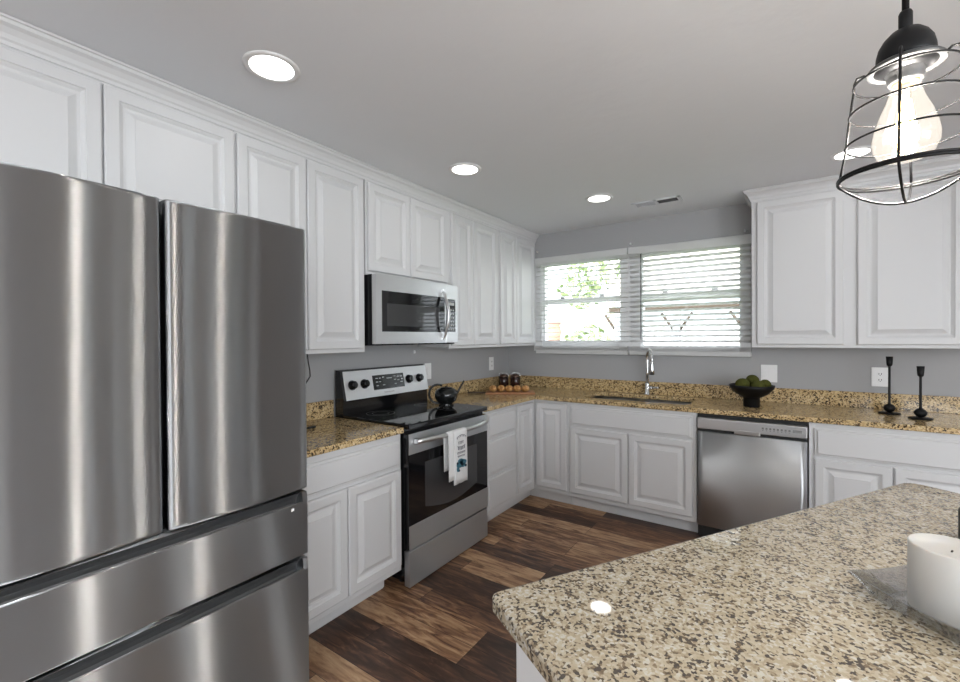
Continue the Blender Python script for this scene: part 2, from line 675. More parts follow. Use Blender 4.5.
for k, w_ in enumerate(REAR_ADDED):
    added_window(3 + k, 'x', *w_, LD - 0.1, LD - 0.05)
for k, w_ in enumerate(RIGHT_ADDED):
    added_window(6 + k, 'y', *w_, LW + 0.05, LW + 0.1)
DOORP = [(0, 0), (0, 0.03), (0.12, 0.03), (0.13, 0.022), (0.16, 0.022), (0.20, 0.03)]
struct(MB().panel((1.15, LD + 0.001, 0.01), (1, 0, 0), (0, 1, 0), 0.62, 2.05, DOORP).build('door_1', M['white']))  # unseen white door added to mirror as a pale band in the dishwasher
struct(MB().panel((LW - 0.001, -2.0, 0.01), (0, 1, 0), (-1, 0, 0), 0.82, 2.05, DOORP).build('door_2', M['white']))  # added out of view; its white brightens the refrigerator's reflection


def crown(n, path, closed_ends=True):
    """crown moulding: profile (out, down) swept along a polyline with the cabinets on its left"""
    prof = [(0.0, 0.078), (0.006, 0.078), (0.008, 0.066), (0.014, 0.060), (0.018, 0.046), (0.030, 0.030),
            (0.042, 0.022), (0.046, 0.012), (0.052, 0.010), (0.052, 0.002), (0.0, 0.002)]
    pts = [Vector((*p, 0)) for p in path]
    lps = []
    for i, p in enumerate(pts):
        d0 = (pts[i] - pts[i - 1]).normalized() if i else None
        d1 = (pts[i + 1] - pts[i]).normalized() if i < len(pts) - 1 else None
        nrm = lambda d: Vector((d.y, -d.x, 0))
        if d0 is None:
            m = nrm(d1)
        elif d1 is None:
            m = nrm(d0)
        else:
            a, b = nrm(d0), nrm(d1)
            m = (a + b) / (1 + a.dot(b))
        lps.append([p + m * o + Vector((0, 0, H - d)) for o, d in prof])
    mb = MB()
    mb.loops(lps, True, True, True)
    return struct(mb.build('trim_%d' % n, M['cabinet']))


UD = 0.318     # upper cabinet face-frame depth
crown(1, [(UD, -3.93), (UD, -0.004)])
crown(2, [(2.20, -0.004), (2.20, -UD), (3.36, -UD), (3.36, -0.004)])

# ================================================================= CABINETS
RAISED = [(0, 0), (0, 0.015), (0.005, 0.020), (0.044, 0.020), (0.0465, 0.0150), (0.053, 0.0110), (0.058, 0.0060),
          (0.066, 0.0055), (0.070, 0.0065), (0.0925, 0.0165), (0.0935, 0.0190)]
SLAB = [(0, 0), (0, 0.008), (0.003, 0.0105), (0.011, 0.0115), (0.016, 0.0185), (0.019, 0.020)]


def frame_box(mb, face, lo, hi, z0, z1, depth, st=0.035):
    """carcass with a face frame; face 'x' = front faces +x (left run), '-y' = faces the room from back wall"""
    if face == 'x':
        mb.box(0.003, depth - 0.019, lo + 0.003, hi - 0.003, z0 + 0.012, z1)
        mb.box(depth - 0.019, depth, lo, hi, z0, z1, 0.0012, 1)
    else:
        mb.box(lo + 0.003, hi - 0.003, -(depth - 0.019), -0.003, z0 + 0.012, z1)
        mb.box(lo, hi, -depth, -(depth - 0.019), z0, z1, 0.0012, 1)


def front(parent, name, face, a, b, z0, z1, depth, rings):
    mb = MB()
    if face == 'x':
        mb.panel((depth + 0.0006, a, z0), (0, 1, 0), (1, 0, 0), b - a, z1 - z0, rings)
    else:
        mb.panel((a, -depth - 0.0006, z0), (1, 0, 0), (0, -1, 0), b - a, z1 - z0, rings)
    return mb.build(name, M['cabinet'], parent)


def upper(face, lo, hi, z0, doors, label, ztop=2.352, zd=None):
    loc = (UD / 2, (lo + hi) / 2, z0) if face == 'x' else ((lo + hi) / 2, -UD / 2, z0)
    t = thing('upper_cabinet', loc, label, 'cabinet', 'white raised-panel upper cabinets')
    mb = MB()
    frame_box(mb, face, lo, hi, z0, ztop + 0.08, UD)
    mb.build('cabinet_body', M['cabinet'], t)
    for a, b in doors:
        front(t, 'door', face, a, b, z0 + 0.022, 2.345, UD, RAISED)
    return t


upper('x', -3.925, -2.968, 1.85, [(-3.905, -3.442), (-3.436, -2.972)], 'white two-door upper cabinet right above the steel refrigerator')
upper('x', -2.966, -2.213, 1.325, [(-2.960, -2.608), (-2.602, -2.228)], 'tall white two-door upper cabinet between refrigerator and microwave')
upper('x', -2.203, -1.405, 1.792, [(-2.192, -1.836), (-1.830, -1.440)], 'short white two-door upper cabinet directly above the microwave')
upper('x', -1.403, -0.720, 1.325, [(-1.385, -1.112), (-1.106, -0.755)], 'tall white two-door upper cabinet right of the microwave')
upper('x', -0.718, -0.004, 1.325, [(-0.690, -0.420), (-0.414, -0.040)], 'tall white two-door upper cabinet in the corner beside the window')
upper('y', 2.200, 3.360, 1.325, [(2.232, 2.706), (2.772, 3.246)], 'wide white two-door upper cabinet right of the window')

BD = 0.610     # base face-frame depth


def base(face, lo, hi, label, fronts, toe=(None, None), hollow=False):
    loc = (BD / 2, (lo + hi) / 2, 0) if face == 'x' else ((lo + hi) / 2, -BD / 2, 0)
    t = thing('base_cabinet', loc, label, 'cabinet', 'white raised-panel base cabinets')
    mb = MB()
    if hollow:          # open box under the sink: floor, sides, back and face frame
        mb.box(lo + 0.003, hi - 0.003, -(BD - 0.019), -0.003, 0.112, 0.130)
        mb.box(lo + 0.003, lo + 0.020, -(BD - 0.019), -0.003, 0.130, 0.874)
        mb.box(hi - 0.020, hi - 0.003, -(BD - 0.019), -0.003, 0.130, 0.874)
        mb.box(lo + 0.020, hi - 0.020, -0.012, -0.003, 0.130, 0.874)
        mb.box(lo, hi, -BD, -(BD - 0.019), 0.10, 0.874, 0.0012, 1)
    else:
        frame_box(mb, face, lo, hi, 0.10, 0.874, BD)
    mb.build('cabinet_body', M['cabinet'], t)
    a = toe[0] if toe[0] is not None else lo
    b = toe[1] if toe[1] is not None else hi
    k = MB()
    if face == 'x':
        k.box(0.515, 0.527, a, b, 0.0, 0.112)
        k.box(0.527, 0.535, a, b, 0.010, 0.112)
    else:
        k.box(a, b, -0.527, -0.515, 0.0, 0.112)
        k.box(a, b, -0.535, -0.527, 0.010, 0.112)
    k.build('toe_kick', M['cabinet'], t)
    for kind, p, q, z0, z1 in fronts:
        front(t, 'door' if kind == 'd' else 'drawer_front', face, p, q, z0, z1, BD, RAISED if kind == 'd' else SLAB)
    return t


base('x', -2.966, -2.214, 'white base cabinet with one wide drawer and two doors between refrigerator and range',
     [('s', -2.945, -2.228, 0.690, 0.838), ('d', -2.945, -2.594, 0.138, 0.672), ('d', -2.588, -2.228, 0.138, 0.672)], (None, -2.275))
base('x', -1.392, -0.922, 'narrow white three-drawer base cabinet right of the range',
     [('s', -1.350, -0.945, 0.672, 0.848), ('s', -1.350, -0.945, 0.400, 0.655), ('s', -1.350, -0.945, 0.138, 0.383)])


def corner_base():
    t = thing('corner_cabinet', (0.3, -0.3, 0), 'white corner base cabinet with two narrow doors meeting at a right angle', 'cabinet', None)
    mb = MB()
    poly = [(0.003, -0.920), (BD, -0.920), (BD, -BD), (0.925, -BD), (0.925, -0.003), (0.003, -0.003)]
    mb.prism(poly, 0.10, 0.874)
    mb.build('cabinet_body', M['cabinet'], t)
    k = MB()
    k.box(0.515, 0.527, -0.920, -0.527, 0, 0.10)
    k.box(0.515, 0.925, -0.527, -0.515, 0, 0.10)
    k.box(0.527, 0.535, -0.920, -0.535, 0.010, 0.10)
    k.box(0.527, 0.925, -0.535, -0.527, 0.010, 0.10)
    k.build('toe_kick', M['cabinet'], t)
    front(t, 'door', 'x', -0.914, -0.642, 0.138, 0.852, BD, RAISED)
    front(t, 'door', 'y', 0.642, 0.916, 0.138, 0.852, BD, RAISED)


corner_base()
base('y', 0.928, 1.886, 'wide white sink base cabinet below the window with false drawer front and two doors',
     [('s', 0.952, 1.860, 0.690, 0.846), ('d', 0.952, 1.414, 0.138, 0.672), ('d', 1.420, 1.860, 0.138, 0.672)], hollow=True)
base('y', 2.514, 3.300, 'white base cabinet right of the dishwasher with one wide drawer and two doors',
     [('s', 2.540, 3.276, 0.672, 0.842), ('d', 2.540, 2.892, 0.138, 0.655), ('d', 2.900, 3.276, 0.138, 0.655)])

# ================================================================= COUNTERTOPS
CT0, CT1 = 0.876, 0.908


def offset_poly(poly, d):
    n = len(poly)
    out = []
    for i in range(n):
        p0, p1, p2 = Vector(poly[i - 1]), Vector(poly[i]), Vector(poly[(i + 1) % n])
        e0, e1 = (p1 - p0).normalized(), (p2 - p1).normalized()
        n0, n1 = Vector((-e0.y, e0.x)), Vector((-e1.y, e1.x))
        m = (n0 + n1) / (1 + n0.dot(n1))
        out.append(tuple(p1 + m * d))
    return out


def round_poly(poly, radii, seg=6):
    n = len(poly)
    out = []
    for i in range(n):
        r = radii[i]
        p0, p1, p2 = Vector(poly[i - 1]), Vector(poly[i]), Vector(poly[(i + 1) % n])
        if r <= 0:
            out.append(tuple(p1))
            continue
        a, b = (p0 - p1).normalized(), (p2 - p1).normalized()
        half = math.acos(max(-1, min(1, a.dot(b)))) / 2
        t = r / math.tan(half)
        c = p1 + (a + b).normalized() * (r / math.sin(half))
        s, e = p1 + a * t - c, p1 + b * t - c
        a0 = math.atan2(s.y, s.x)
        da = math.atan2(e.y, e.x) - a0
        while da > PI:
            da -= 2 * PI
        while da < -PI:
            da += 2 * PI
        for k in range(seg + 1):
            q = a0 + da * k / seg
            out.append((c.x + r * math.cos(q), c.y + r * math.sin(q)))
    return out


def slab(outer, holes, z0, z1, ease=0.005, ease_low=0.003):
    """stone slab: CCW outline, CW holes, eased edges, real cut-outs"""
    mb = MB()
    bm = mb.bm
    tops, bots = [], []
    for poly in [outer] + holes:
        i1 = offset_poly(poly, ease)
        i2 = offset_poly(poly, ease * 0.3)
        j1 = offset_poly(poly, ease_low)
        rings = [[(x, y, z0) for x, y in j1], [(x, y, z0 + ease_low) for x, y in poly], [(x, y, z1 - ease) for x, y in poly],
                 [(x, y, z1 - ease * 0.3) for x, y in i2], [(x, y, z1) for x, y in i1]]
        L = [[bm.verts.new(p) for p in r] for r in rings]
        n = len(poly)
        for a, b in zip(L, L[1:]):
            for k in range(n):
                bm.faces.new([a[k], a[(k + 1) % n], b[(k + 1) % n], b[k]])
        bots.append(L[0])
        tops.append(L[-1])
    for grp in (tops, bots):
        es = []
        for lp in grp:
            for k in range(len(lp)):
                e = bm.edges.get((lp[k], lp[(k + 1) % len(lp)]))
                es.append(e)
        bmesh.ops.triangle_fill(bm, use_beauty=True, use_dissolve=False, edges=es)
    return mb


# main L-shaped worktop with the sink cut-out
SX0, SX1, SY0, SY1 = 1.005, 1.815, -0.515, -0.125
outer = [(0.002, -1.395), (0.640, -1.395), (0.640, -0.640), (3.36, -0.640), (3.36, -0.002), (0.002, -0.002)]
outer = round_poly(outer, [0, 0.006, 0.02, 0, 0, 0])
hole = [(SX0, SY0), (SX0, SY1), (SX1, SY1), (SX1, SY0)]
hole = round_poly(hole, [0.06] * 4, 8)
t = thing('countertop', (0.64, -0.64, CT0), 'golden speckled granite worktop running round the corner under the window', 'countertop', None)
slab(outer, [hole], CT0, CT1).build('worktop', M['granite'], t)
s = MB()
s.box(0.002, 0.022, -1.395, -0.002, CT1, 1.015, 0.002, 1)
s.box(0.022, 3.36, -0.022, -0.002, CT1, 1.015, 0.002, 1)
s.build('backsplash', M['granite'], t)

t = thing('countertop', (0.3, -2.58, CT0), 'short golden granite worktop between the refrigerator and the range', 'countertop', None)
slab(round_poly([(0.002, -2.966), (0.640, -2.966), (0.640, -2.214), (0.002, -2.214)], [0, 0, 0.006, 0]), [], CT0, CT1).build('worktop', M['granite'], t)
MB().box(0.002, 0.022, -2.966, -2.214, CT1, 1.015, 0.002, 1).build('backsplash', M['granite'], t)

# ================================================================= ISLAND
IA = Vector((1.906, -3.272))
IU = Vector((0.5225, 0.8526))
IV = Vector((0.8526, -0.5225))
IL, IW = 1.575, 1.0


def isl(s_, w_):
    p = IA + IU * s_ + IV * w_
    return (p.x, p.y)


def isl_box(mb, s0, s1, w0, w1, z0, z1):
    poly = [isl(s0, w0), isl(s0, w1), isl(s1, w1), isl(s1, w0)]
    mb.prism(poly, z0, z1)


t = thing('island_cabinet', (*isl(IL / 2, IW / 2), 0), 'white island base cabinet under the large granite top', 'cabinet')
mb = MB()
isl_box(mb, 0.05, IL - 0.05, 0.05, 0.70, 0.10, CT0 - 0.001)
mb.build('cabinet_body', M['cabinet'], t)
mb = MB()
isl_box(mb, 0.06, IL - 0.06, 0.12, 0.69, 0.0, 0.10)
mb.build('toe_kick', M['cabinet'], t)
for s0, s1 in ((0.035, 0.050), (IL - 0.05, IL - 0.035)):
    mb = MB()
    isl_box(mb, s0, s1, 0.045, 0.70, 0.02, CT0 - 0.001)
    mb.build('end_panel', M['cabinet'], t)
for k in range(3):
    o = Vector((*isl(0.06 + k * 0.485 + 0.478, 0.05), 0.125))
    MB().panel(o, Vector((-IU.x, -IU.y, 0)), Vector((-IV.x, -IV.y, 0)), 0.470, 0.73, RAISED).build('door', M['cabinet'], t)
poly = [isl(0, 0), isl(0, IW), isl(IL, IW), isl(IL, 0)]
o = slab(round_poly(poly, [0.018, 0.03, 0.03, 0.045], 8), [], CT0, CT1, 0.006, 0.004).build('island_countertop', M['granite_island'], None)
tag(o, 'large pale speckled granite slab on the island in the foreground', 'countertop')

# ================================================================= REFRIGERATOR
FX = 0.88
t = thing('refrigerator', (0.45, -3.445, 0), 'large stainless steel french-door refrigerator with two bottom drawers', 'refrigerator')
mb = MB()
mb.box(0.05, 0.795, -3.905, -2.985, 0.03, 1.79, 0.006)
mb.build('refrigerator_body', M['fridgeside'], t)
mb = MB()
mb.box(0.795, 0.806, -3.895, -2.995, 0.06, 1.79)
mb.build('gasket', M['darkgap'], t)
for yy in (-3.85, -3.04):
    MB().lathe([(0.02, 0.0), (0.02, 0.03)], (0.70, yy, 0), 16).build('foot', M['darkgap'], t)
    MB().box(0.70, 0.80, yy - 0.02, yy + 0.02, 1.79, 1.815, 0.004).build('hinge_cover', M['fridgeside'], t)


def bowed_front(y0, y1, z0, z1, x_in, x_out, bow, nseg=14, rad=0.014):
    """door slab with a gently convex front and rounded vertical edges"""
    mb = MB()
    w = y1 - y0
    prof = [(x_in, y0)]
    for k in range(5):
        a = PI / 2 * k / 4
        prof.append((x_out - bow - rad + rad * math.sin(a), y0 + rad - rad * math.cos(a)))
    for k in range(1, nseg):
        s_ = k / nseg
        y = y0 + rad + (w - 2 * rad) * s_
        prof.append((x_out - bow * (2 * s_ - 1) ** 2, y))
    for k in range(5):
        a = PI / 2 * (1 - k / 4)
        prof.append((x_out - bow - rad + rad * math.sin(a), y1 - rad + rad * math.cos(a)))
    prof.append((x_in, y1))
    e = 0.004
    lps = []
    cx = (x_in + x_out) / 2
    cy = (y0 + y1) / 2
    for z, sh in ((z0, e), (z0 + e, 0), (z0 + 3 * e, 0), (z1 - 3 * e, 0), (z1 - e, 0), (z1, e)):
        lps.append([(x - (sh if x > x_in else 0), y + (sh if y < cy - w * 0.4 else -sh if y > cy + w * 0.4 else 0), z) for x, y in prof])
    mb.loops(lps, True, True, True, False)
    mb.bm.normal_update()
    for f in mb.bm.faces:
        f.smooth = len(f.verts) == 4 and abs(f.normal.z) < 0.1
    return mb


for y0, y1 in ((-3.905, -3.450), (-3.440, -2.970)):
    bowed_front(y0, y1, 0.832, 1.826, 0.806, FX, 0.010).build('door', M['steel'], t)


def fridge_drawer(zt, zf, zb, y0, y1):
    """drawer front with a scooped pull channel along its top edge: zt top of channel, zf top of face, zb bottom"""
    mb = MB()
    xi = 0.806
    pr = [(xi, zb), (FX - 0.004, zb), (FX, zb + 0.004), (FX, zf - 0.004), (FX - 0.002, zf - 0.001), (FX - 0.006, zf - 0.001), (FX - 0.011, zf - 0.006),
          (FX - 0.014, zf - 0.022), (FX - 0.044, zf - 0.024), (FX - 0.047, zf - 0.012), (FX - 0.043, zf + 0.004), (FX - 0.034, zf + 0.018),
          (FX - 0.020, zt - 0.006), (FX - 0.012, zt - 0.001), (FX - 0.016, zt), (xi, zt)]
    mb.extrude_y(pr, y0 + 0.020, y1 - 0.020)
    mb.bm.normal_update()
    for f in mb.bm.faces:
        c_ = f.calc_center_median()
        if len(f.verts) == 4 and c_.x < FX - 0.008 and zf - 0.03 < c_.z < zt - 0.0006 and c_.x > xi + 0.01:
            f.material_index = 1
    solid = [(xi, zb), (FX - 0.004, zb), (FX, zb + 0.004), (FX, zf - 0.006), (FX - 0.004, zt - 0.004), (FX - 0.008, zt), (xi, zt)]
    mb.extrude_y(solid, y0, y0 + 0.020)
    mb.extrude_y(solid, y1 - 0.020, y1)
    return mb


d = fridge_drawer(0.822, 0.788, 0.585, -3.905, -2.982).build('drawer', [M['steel'], M['channel']], t)
MB().box(FX, FX + 0.001, -3.050, -3.038, 0.765, 0.775).build('badge', M['plate'], d)
fridge_drawer(0.570, 0.533, 0.085, -3.905, -2.982).build('drawer', [M['steel'], M['channel']], t)
MB().box(0.74, 0.80, -3.88, -3.0, 0.03, 0.082).build('grille', M['darkgap'], t)

# ================================================================= RANGE
R0, R1 = -2.206, -1.414
t = thing('range', (0.33, -1.81, 0), 'stainless steel electric range with black glass cooktop and towel on its handle', 'stove')
mb = MB()
mb.box(0.03, 0.625, R0 + 0.004, R1 - 0.004, 0.03, 0.893)
mb.build('range_body', M['black'], t)
for xx in (0.08, 0.56):
    for yy in (R0 + 0.05, R1 - 0.05):
        MB().lathe([(0.018, 0), (0.018, 0.03)], (xx, yy, 0), 14).build('foot', M['darkgap'], t)
mb = MB()
mb.box(0.08, 0.668, R0 - 0.001, R1 + 0.001, 0.893, 0.922, 0.006)
ck = mb.build('cooktop', M['cooktop'], t)
for cx, cy, rr in ((0.24, -2.02, 0.09), (0.24, -1.60, 0.075), (0.50, -2.02, 0.075), (0.50, -1.60, 0.105)):
    for r_ in (rr, rr * 0.6):
        mb = MB()
        n = 48
        lp = lambda q, z: [(cx + q * math.cos(2 * PI * k / n), cy + q * math.sin(2 * PI * k / n), z) for k in range(n)]
        mb.loops([lp(r_, 0.9222), lp(r_ - 0.0025, 0.9222)], True, False, False)
        mb.build('burner_ring', M['mark'], ck)
# rear console: black lower part, leaning steel face
mb = MB()
mb.extrude_y([(0.03, 0.90), (0.105, 0.90), (0.105, 0.93), (0.100, 1.006), (0.112, 1.010), (0.072, 1.196), (0.055, 1.203), (0.03, 1.203)], R0 - 0.001, R1 + 0.001)
bgd = mb.build('backguard', M['black'], t)
TL = math.atan2(0.040, 0.186)
PM = Matrix.Translation((0.113, 0, 1.010)) @ Matrix.Rotation(-TL, 4, 'Y')


def on_panel(mb, y0, y1, z0, z1, x0, x1, bev=0):
    mb.box(x0, x1, y0, y1, z0, z1, bev, 2, PM)


mb = MB()
on_panel(mb, R0 + 0.018, R1 + 0.004, 0.0, 0.188, -0.004, 0.004, 0.002)
pn = mb.build('control_panel', M['panelsteel'], bgd)
mb = MB()
on_panel(mb, -1.955, -1.662, 0.045, 0.145, 0.004, 0.0065)
dsp = mb.build('display', M['display'], t)
for k, (yy, zz, w_) in enumerate([(-1.90, 0.12, 0.02), (-1.90, 0.095, 0.02), (-1.90, 0.07, 0.02), (-1.87, 0.12, 0.016), (-1.87, 0.095, 0.016),
                                  (-1.84, 0.125, 0.02), (-1.84, 0.07, 0.02), (-1.80, 0.115, 0.05), (-1.73, 0.125, 0.02), (-1.73, 0.10, 0.02),
                                  (-1.73, 0.07, 0.02), (-1.70, 0.12, 0.022), (-1.70, 0.095, 0.022), (-1.67, 0.12, 0.022), (-1.67, 0.08, 0.022), (-1.66, 0.10, 0.015)]):
    mb = MB()
    on_panel(mb, yy - 0.03, yy + w_ - 0.03, zz, zz + 0.006, 0.0065, 0.0069)
    mb.build('display_mark', M['markpale'], dsp)
mb = MB(PM)
mb.tube([(0.0045, -1.865 + k * 0.004, 0.023 + 0.004 * math.cos(PI * k)) for k in range(24)], 0.0011, 5)
mb.build('printed_lettering', M['mark'], bgd)
for yy in (-2.131, -2.031, -1.612, -1.502):
    mb = MB(PM)
    mb.lathe([(0.032, 0.0), (0.032, 0.006), (0.026, 0.010), (0.024, 0.030), (0.020, 0.034)], (0.004, yy, 0.095), 24, True, True, True, 'x')
    mb.box(0.034, 0.043, yy - 0.007, yy + 0.007, 0.073, 0.117, 0.002)
    mb.build('knob', M['black'], bgd)
# oven door
od = MB().box(0.625, 0.664, R0, R1 - 0.004, 0.218, 0.868, 0.002).build('oven_door', M['black'], t)
MB().box(0.664, 0.667, R0, R1 - 0.004, 0.752, 0.868, 0.0012).build('upper_trim', M['steelrange'], od)
MB().box(0.664, 0.667, R0, R1 - 0.004, 0.218, 0.352, 0.0012).build('lower_trim', M['steelrange'], od)
MB().box(0.664, 0.6655, R0, R1 - 0.004, 0.3525, 0.7515, 0.0006).build('oven_glass', M['ovenglass'], od)
# inner window with an arched lower edge
mb = MB()
pts = [(-2.072, 0.685), (-2.072, 0.425)]
for k in range(1, 12):
    s_ = k / 12
    pts.append((-2.072 + 0.526 * s_, 0.425 - 0.045 * math.sin(PI * s_)))
pts += [(-1.546, 0.425), (-1.546, 0.685)]
mb.loops([[(0.6655, y, z) for y, z in pts], [(0.6662, y, z) for y, z in pts]])
mb.build('oven_window', M['innerglass'], od)
mb = MB()
hp = []
for k in range(17):
    s_ = k / 16
    y = R0 + 0.045 + (R1 - R0 - 0.09) * s_
    hp.append((0.690 + 0.034 * min(1, math.sin(PI * s_) * 1.5), y, 0.824))
mb.tube(hp, 0.0145, 12)
for yy in (R0 + 0.052, R1 - 0.052):
    mb.box(0.667, 0.700, yy - 0.014, yy + 0.014, 0.810, 0.838, 0.004)
mb.build('handle', M['steelplain'], od)
mb = MB()
mb.box(0.625, 0.666, R0, R1 - 0.004, 0.008, 0.208, 0.004)
mb.build('drawer', M['steelrange'], t)

# ---- towel over the handle
t = thing('dish_towel', (0.73, -1.82, 0.86), 'white dish towel with grey script and a blue picture hanging on the oven handle', 'towel')
mb = MB()


def cloth_strip(mb, y0, y1, zb_front, zb_back, xf, xb, th=0.004, ztop=0.862, ph=0.0):
    ny = 8
    path = [(xf, zb_front)]
    for k in range(1, 9):
        path.append((xf, zb_front + (0.824 - zb_front) * k / 8))
    for k in range(1, 8):
        a = PI * k / 8
        path.append(((xf + xb) / 2 + (xf - xb) / 2 * math.cos(a), 0.824 + 0.018 * math.sin(a)))
    for k in range(0, 7):
        path.append((xb, 0.824 - (0.824 - zb_back) * k / 6))
    grid = []
    for j in range(ny + 1):
        y = y0 + (y1 - y0) * j / ny
        wob = 0.003 * math.sin(j * 1.7 + ph)
        grid.append([(x + wob * max(0, min(1, (0.80 - z) / 0.2)), y, z) for x, z in path])
    outer_ = [[mb.v(p) for p in g] for g in grid]
    inner_ = []
    cxm, czm = (xf + xb) / 2, 0.824
    for g in grid:
        inner_.append([mb.v((x + (-th if x > cxm else th) * (1 if z <= 0.824 else 0.4), y, z - (th if z > 0.824 else 0))) for x, y, z in g])
    for A, sgn in ((outer_, 1), (inner_, -1)):
        for a, b in zip(A, A[1:]):
            for k in range(len(a) - 1):
                f = mb.face([a[k], a[k + 1], b[k + 1], b[k]])
                if f:
                    f.smooth = True
    n = len(outer_[0])
    for k in (0, n - 1):
        for j in range(ny):
            mb.face([outer_[j][k], outer_[j + 1][k], inner_[j + 1][k], inner_[j][k]])
    for j in (0, ny):
        for k in range(n - 1):
            mb.face([outer_[j][k], outer_[j][k + 1], inner_[j][k + 1], inner_[j][k]])


cloth_strip(mb, -1.898, -1.766, 0.512, 0.62, 0.7455, 0.7015)
mb.build('towel_front', M['towel'], t)
mb = MB()
cloth_strip(mb, -1.946, -1.899, 0.545, 0.60, 0.743, 0.702, ph=1.0)
mb.build('towel_fold', M['towel'], t)
mb = MB()
XT = 0.7494


def scribble(mb, y0, y1, z, amp, waves, r=0.0016, bow=0.0):
    pts = []
    n = waves * 8
    for k in range(n + 1):
        s_ = k / n
        pts.append((XT, y0 + (y1 - y0) * s_ + amp * 0.5 * math.sin(2 * PI * waves * s_), z + bow * math.sin(PI * s_) + amp * math.cos(2 * PI * waves * s_)))
    mb.tube(pts, r, 5)


scribble(mb, -1.878, -1.783, 0.790, 0.007, 6, bow=0.014)
scribble(mb, -1.863, -1.808, 0.762, 0.008, 4)
scribble(mb, -1.868, -1.793, 0.733, 0.010, 5, 0.0022, -0.006)
scribble(mb, -1.873, -1.790, 0.700, 0.006, 7)
scribble(mb, -1.868, -1.794, 0.678, 0.005, 6)
mb.build('printed_script', M['inkgrey'], t)
mb = MB()
for (cy, cz, ry, rz) in ((-1.844, 0.628, 0.034, 0.020), (-1.813, 0.635, 0.034, 0.018), (-1.838, 0.650, 0.026, 0.012), (-1.863, 0.602, 0.012, 0.016), (-1.808, 0.615, 0.024, 0.010)):
    n = 16
    mb.loops([[(XT - 0.003, cy + ry * math.cos(2 * PI * k / n), cz + rz * math.sin(2 * PI * k / n)) for k in range(n)],
              [(XT + 0.0008, cy + ry * math.cos(2 * PI * k / n), cz + rz * math.sin(2 * PI * k / n)) for k in range(n)]])
mb.build('printed_picture', M['inkblue'], t)
for (cy, cz, r_) in ((-1.870, 0.640, 0.007), (-1.786, 0.610, 0.008), (-1.853, 0.592, 0.006), (-1.823, 0.622, 0.007)):
    mb = MB()
    mb.loops([[(XT - 0.003, cy + r_ * math.cos(2 * PI * k / 10), cz + r_ * math.sin(2 * PI * k / 10)) for k in range(10)],
              [(XT + 0.0016, cy + r_ * math.cos(2 * PI * k / 10), cz + r_ * math.sin(2 * PI * k / 10)) for k in range(10)]])
    mb.build('printed_dot', M['inkdark'], t)

# ================================================================= MICROWAVE
t = thing('microwave', (0.2, -1.81, 1.362), 'stainless steel over-the-range microwave with black window and bowed handle', 'microwave')
mb = MB()
mb.box(0.003, 0.372, -2.200, -1.412, 1.362, 1.790, 0.003)
mb.build('microwave_body', M['black'], t)
mb = MB()
yw0, yw1, zw0, zw1 = -2.155, -1.560, 1.446, 1.694
mb.box(0.3725, 0.405, -2.203, yw0, 1.372, 1.788)
mb.box(0.3725, 0.405, yw1, -1.548, 1.372, 1.788)
mb.box(0.3725, 0.405, yw0, yw1, 1.372, zw0)
mb.box(0.3725, 0.405, yw0, yw1, zw1, 1.788)
dr = mb.build('door', M['ovensteel'], t)
MB().box(0.380, 0.4025, yw0, yw1, zw0, zw1, 0.001, 1).build('door_window', M['ovenglass'], dr)
MB().box(0.4025, 0.4030, yw0 + 0.045, yw1 - 0.05, zw0 + 0.035, zw1 - 0.075).build('window_mesh', M['innerglass'], dr)
mb = MB()
hp = []
for k in range(17):
    s_ = k / 16
    hp.append((0.412 + 0.045 * math.sin(PI * s_), -1.585, 1.395 + 0.345 * s_))
mb.tube(hp, [0.008 + 0.006 * math.sin(PI * k / 16) for k in range(17)], 12)
mb.box(0.402, 0.424, -1.597, -1.573, 1.390, 1.415, 0.003)
mb.box(0.402, 0.424, -1.597, -1.573, 1.722, 1.747, 0.003)
mb.build('handle', M['steelplain'], dr)
mb = MB()
mb.box(0.3725, 0.405, -1.546, -1.409, 1.372, 1.788, 0.001, 1)
cp = mb.build('control_section', M['ovensteel'], t)
MB().box(0.405, 0.4062, -1.535, -1.440, 1.448, 1.684).build('keypad', M['ovenglass'], cp)
mb = MB()
for i in range(6):
    for j in range(3):
        mb.box(0.4062, 0.4066, -1.524 + j * 0.026, -1.508 + j * 0.026, 1.462 + i * 0.028, 1.471 + i * 0.028)
mb.box(0.4062, 0.4066, -1.522, -1.455, 1.640, 1.660)
mb.build('keypad_marks', M['markpale'], cp)
mb = MB()
for k in range(12):
    mb.box(0.3725, 0.384, -2.19 + k * 0.065, -2.14 + k * 0.065, 1.363, 1.371)
mb.build('vent_slot', M['darkgap'], t)

# ================================================================= DISHWASHER
t = thing('dishwasher', (2.2, -0.31, 0), 'stainless steel dishwasher built in between two white base cabinets', 'dishwasher')
mb = MB()
mb.box(1.891, 2.509, -0.600, -0.02, 0.02, 0.870)
mb.build('dishwasher_body', M['darkgap'], t)
mb = MB()
mb.box(1.895, 2.505, -0.555, -0.535, 0.0, 0.10)
mb.build('toe_kick', M['darkgap'], t)
mb = MB()
n = 16
prof = []
for k in range(n + 1):
    s_ = k / n
    prof.append((1.895 + 0.61 * s_, -0.643 - 0.003 * (1 - (2 * s_ - 1) ** 2)))
poly = [(1.895, -0.602)] + prof + [(2.505, -0.602)]
mb.loops([[(x, y, 0.105) for x, y in poly], [(x, y, 0.752) for x, y in poly]])
mb.bm.normal_update()
for f in mb.bm.faces:
    f.smooth = len(f.verts) == 4 and abs(f.normal.y) > 0.9 and f.calc_center_median().y < -0.62
dd = mb.build('door', M['steeldish'], t)
mb = MB()
mb.box(1.895, 2.505, -0.620, -0.602, 0.752, 0.785)
mb.build('pull_recess', M['darkgap'], t)
mb = MB()
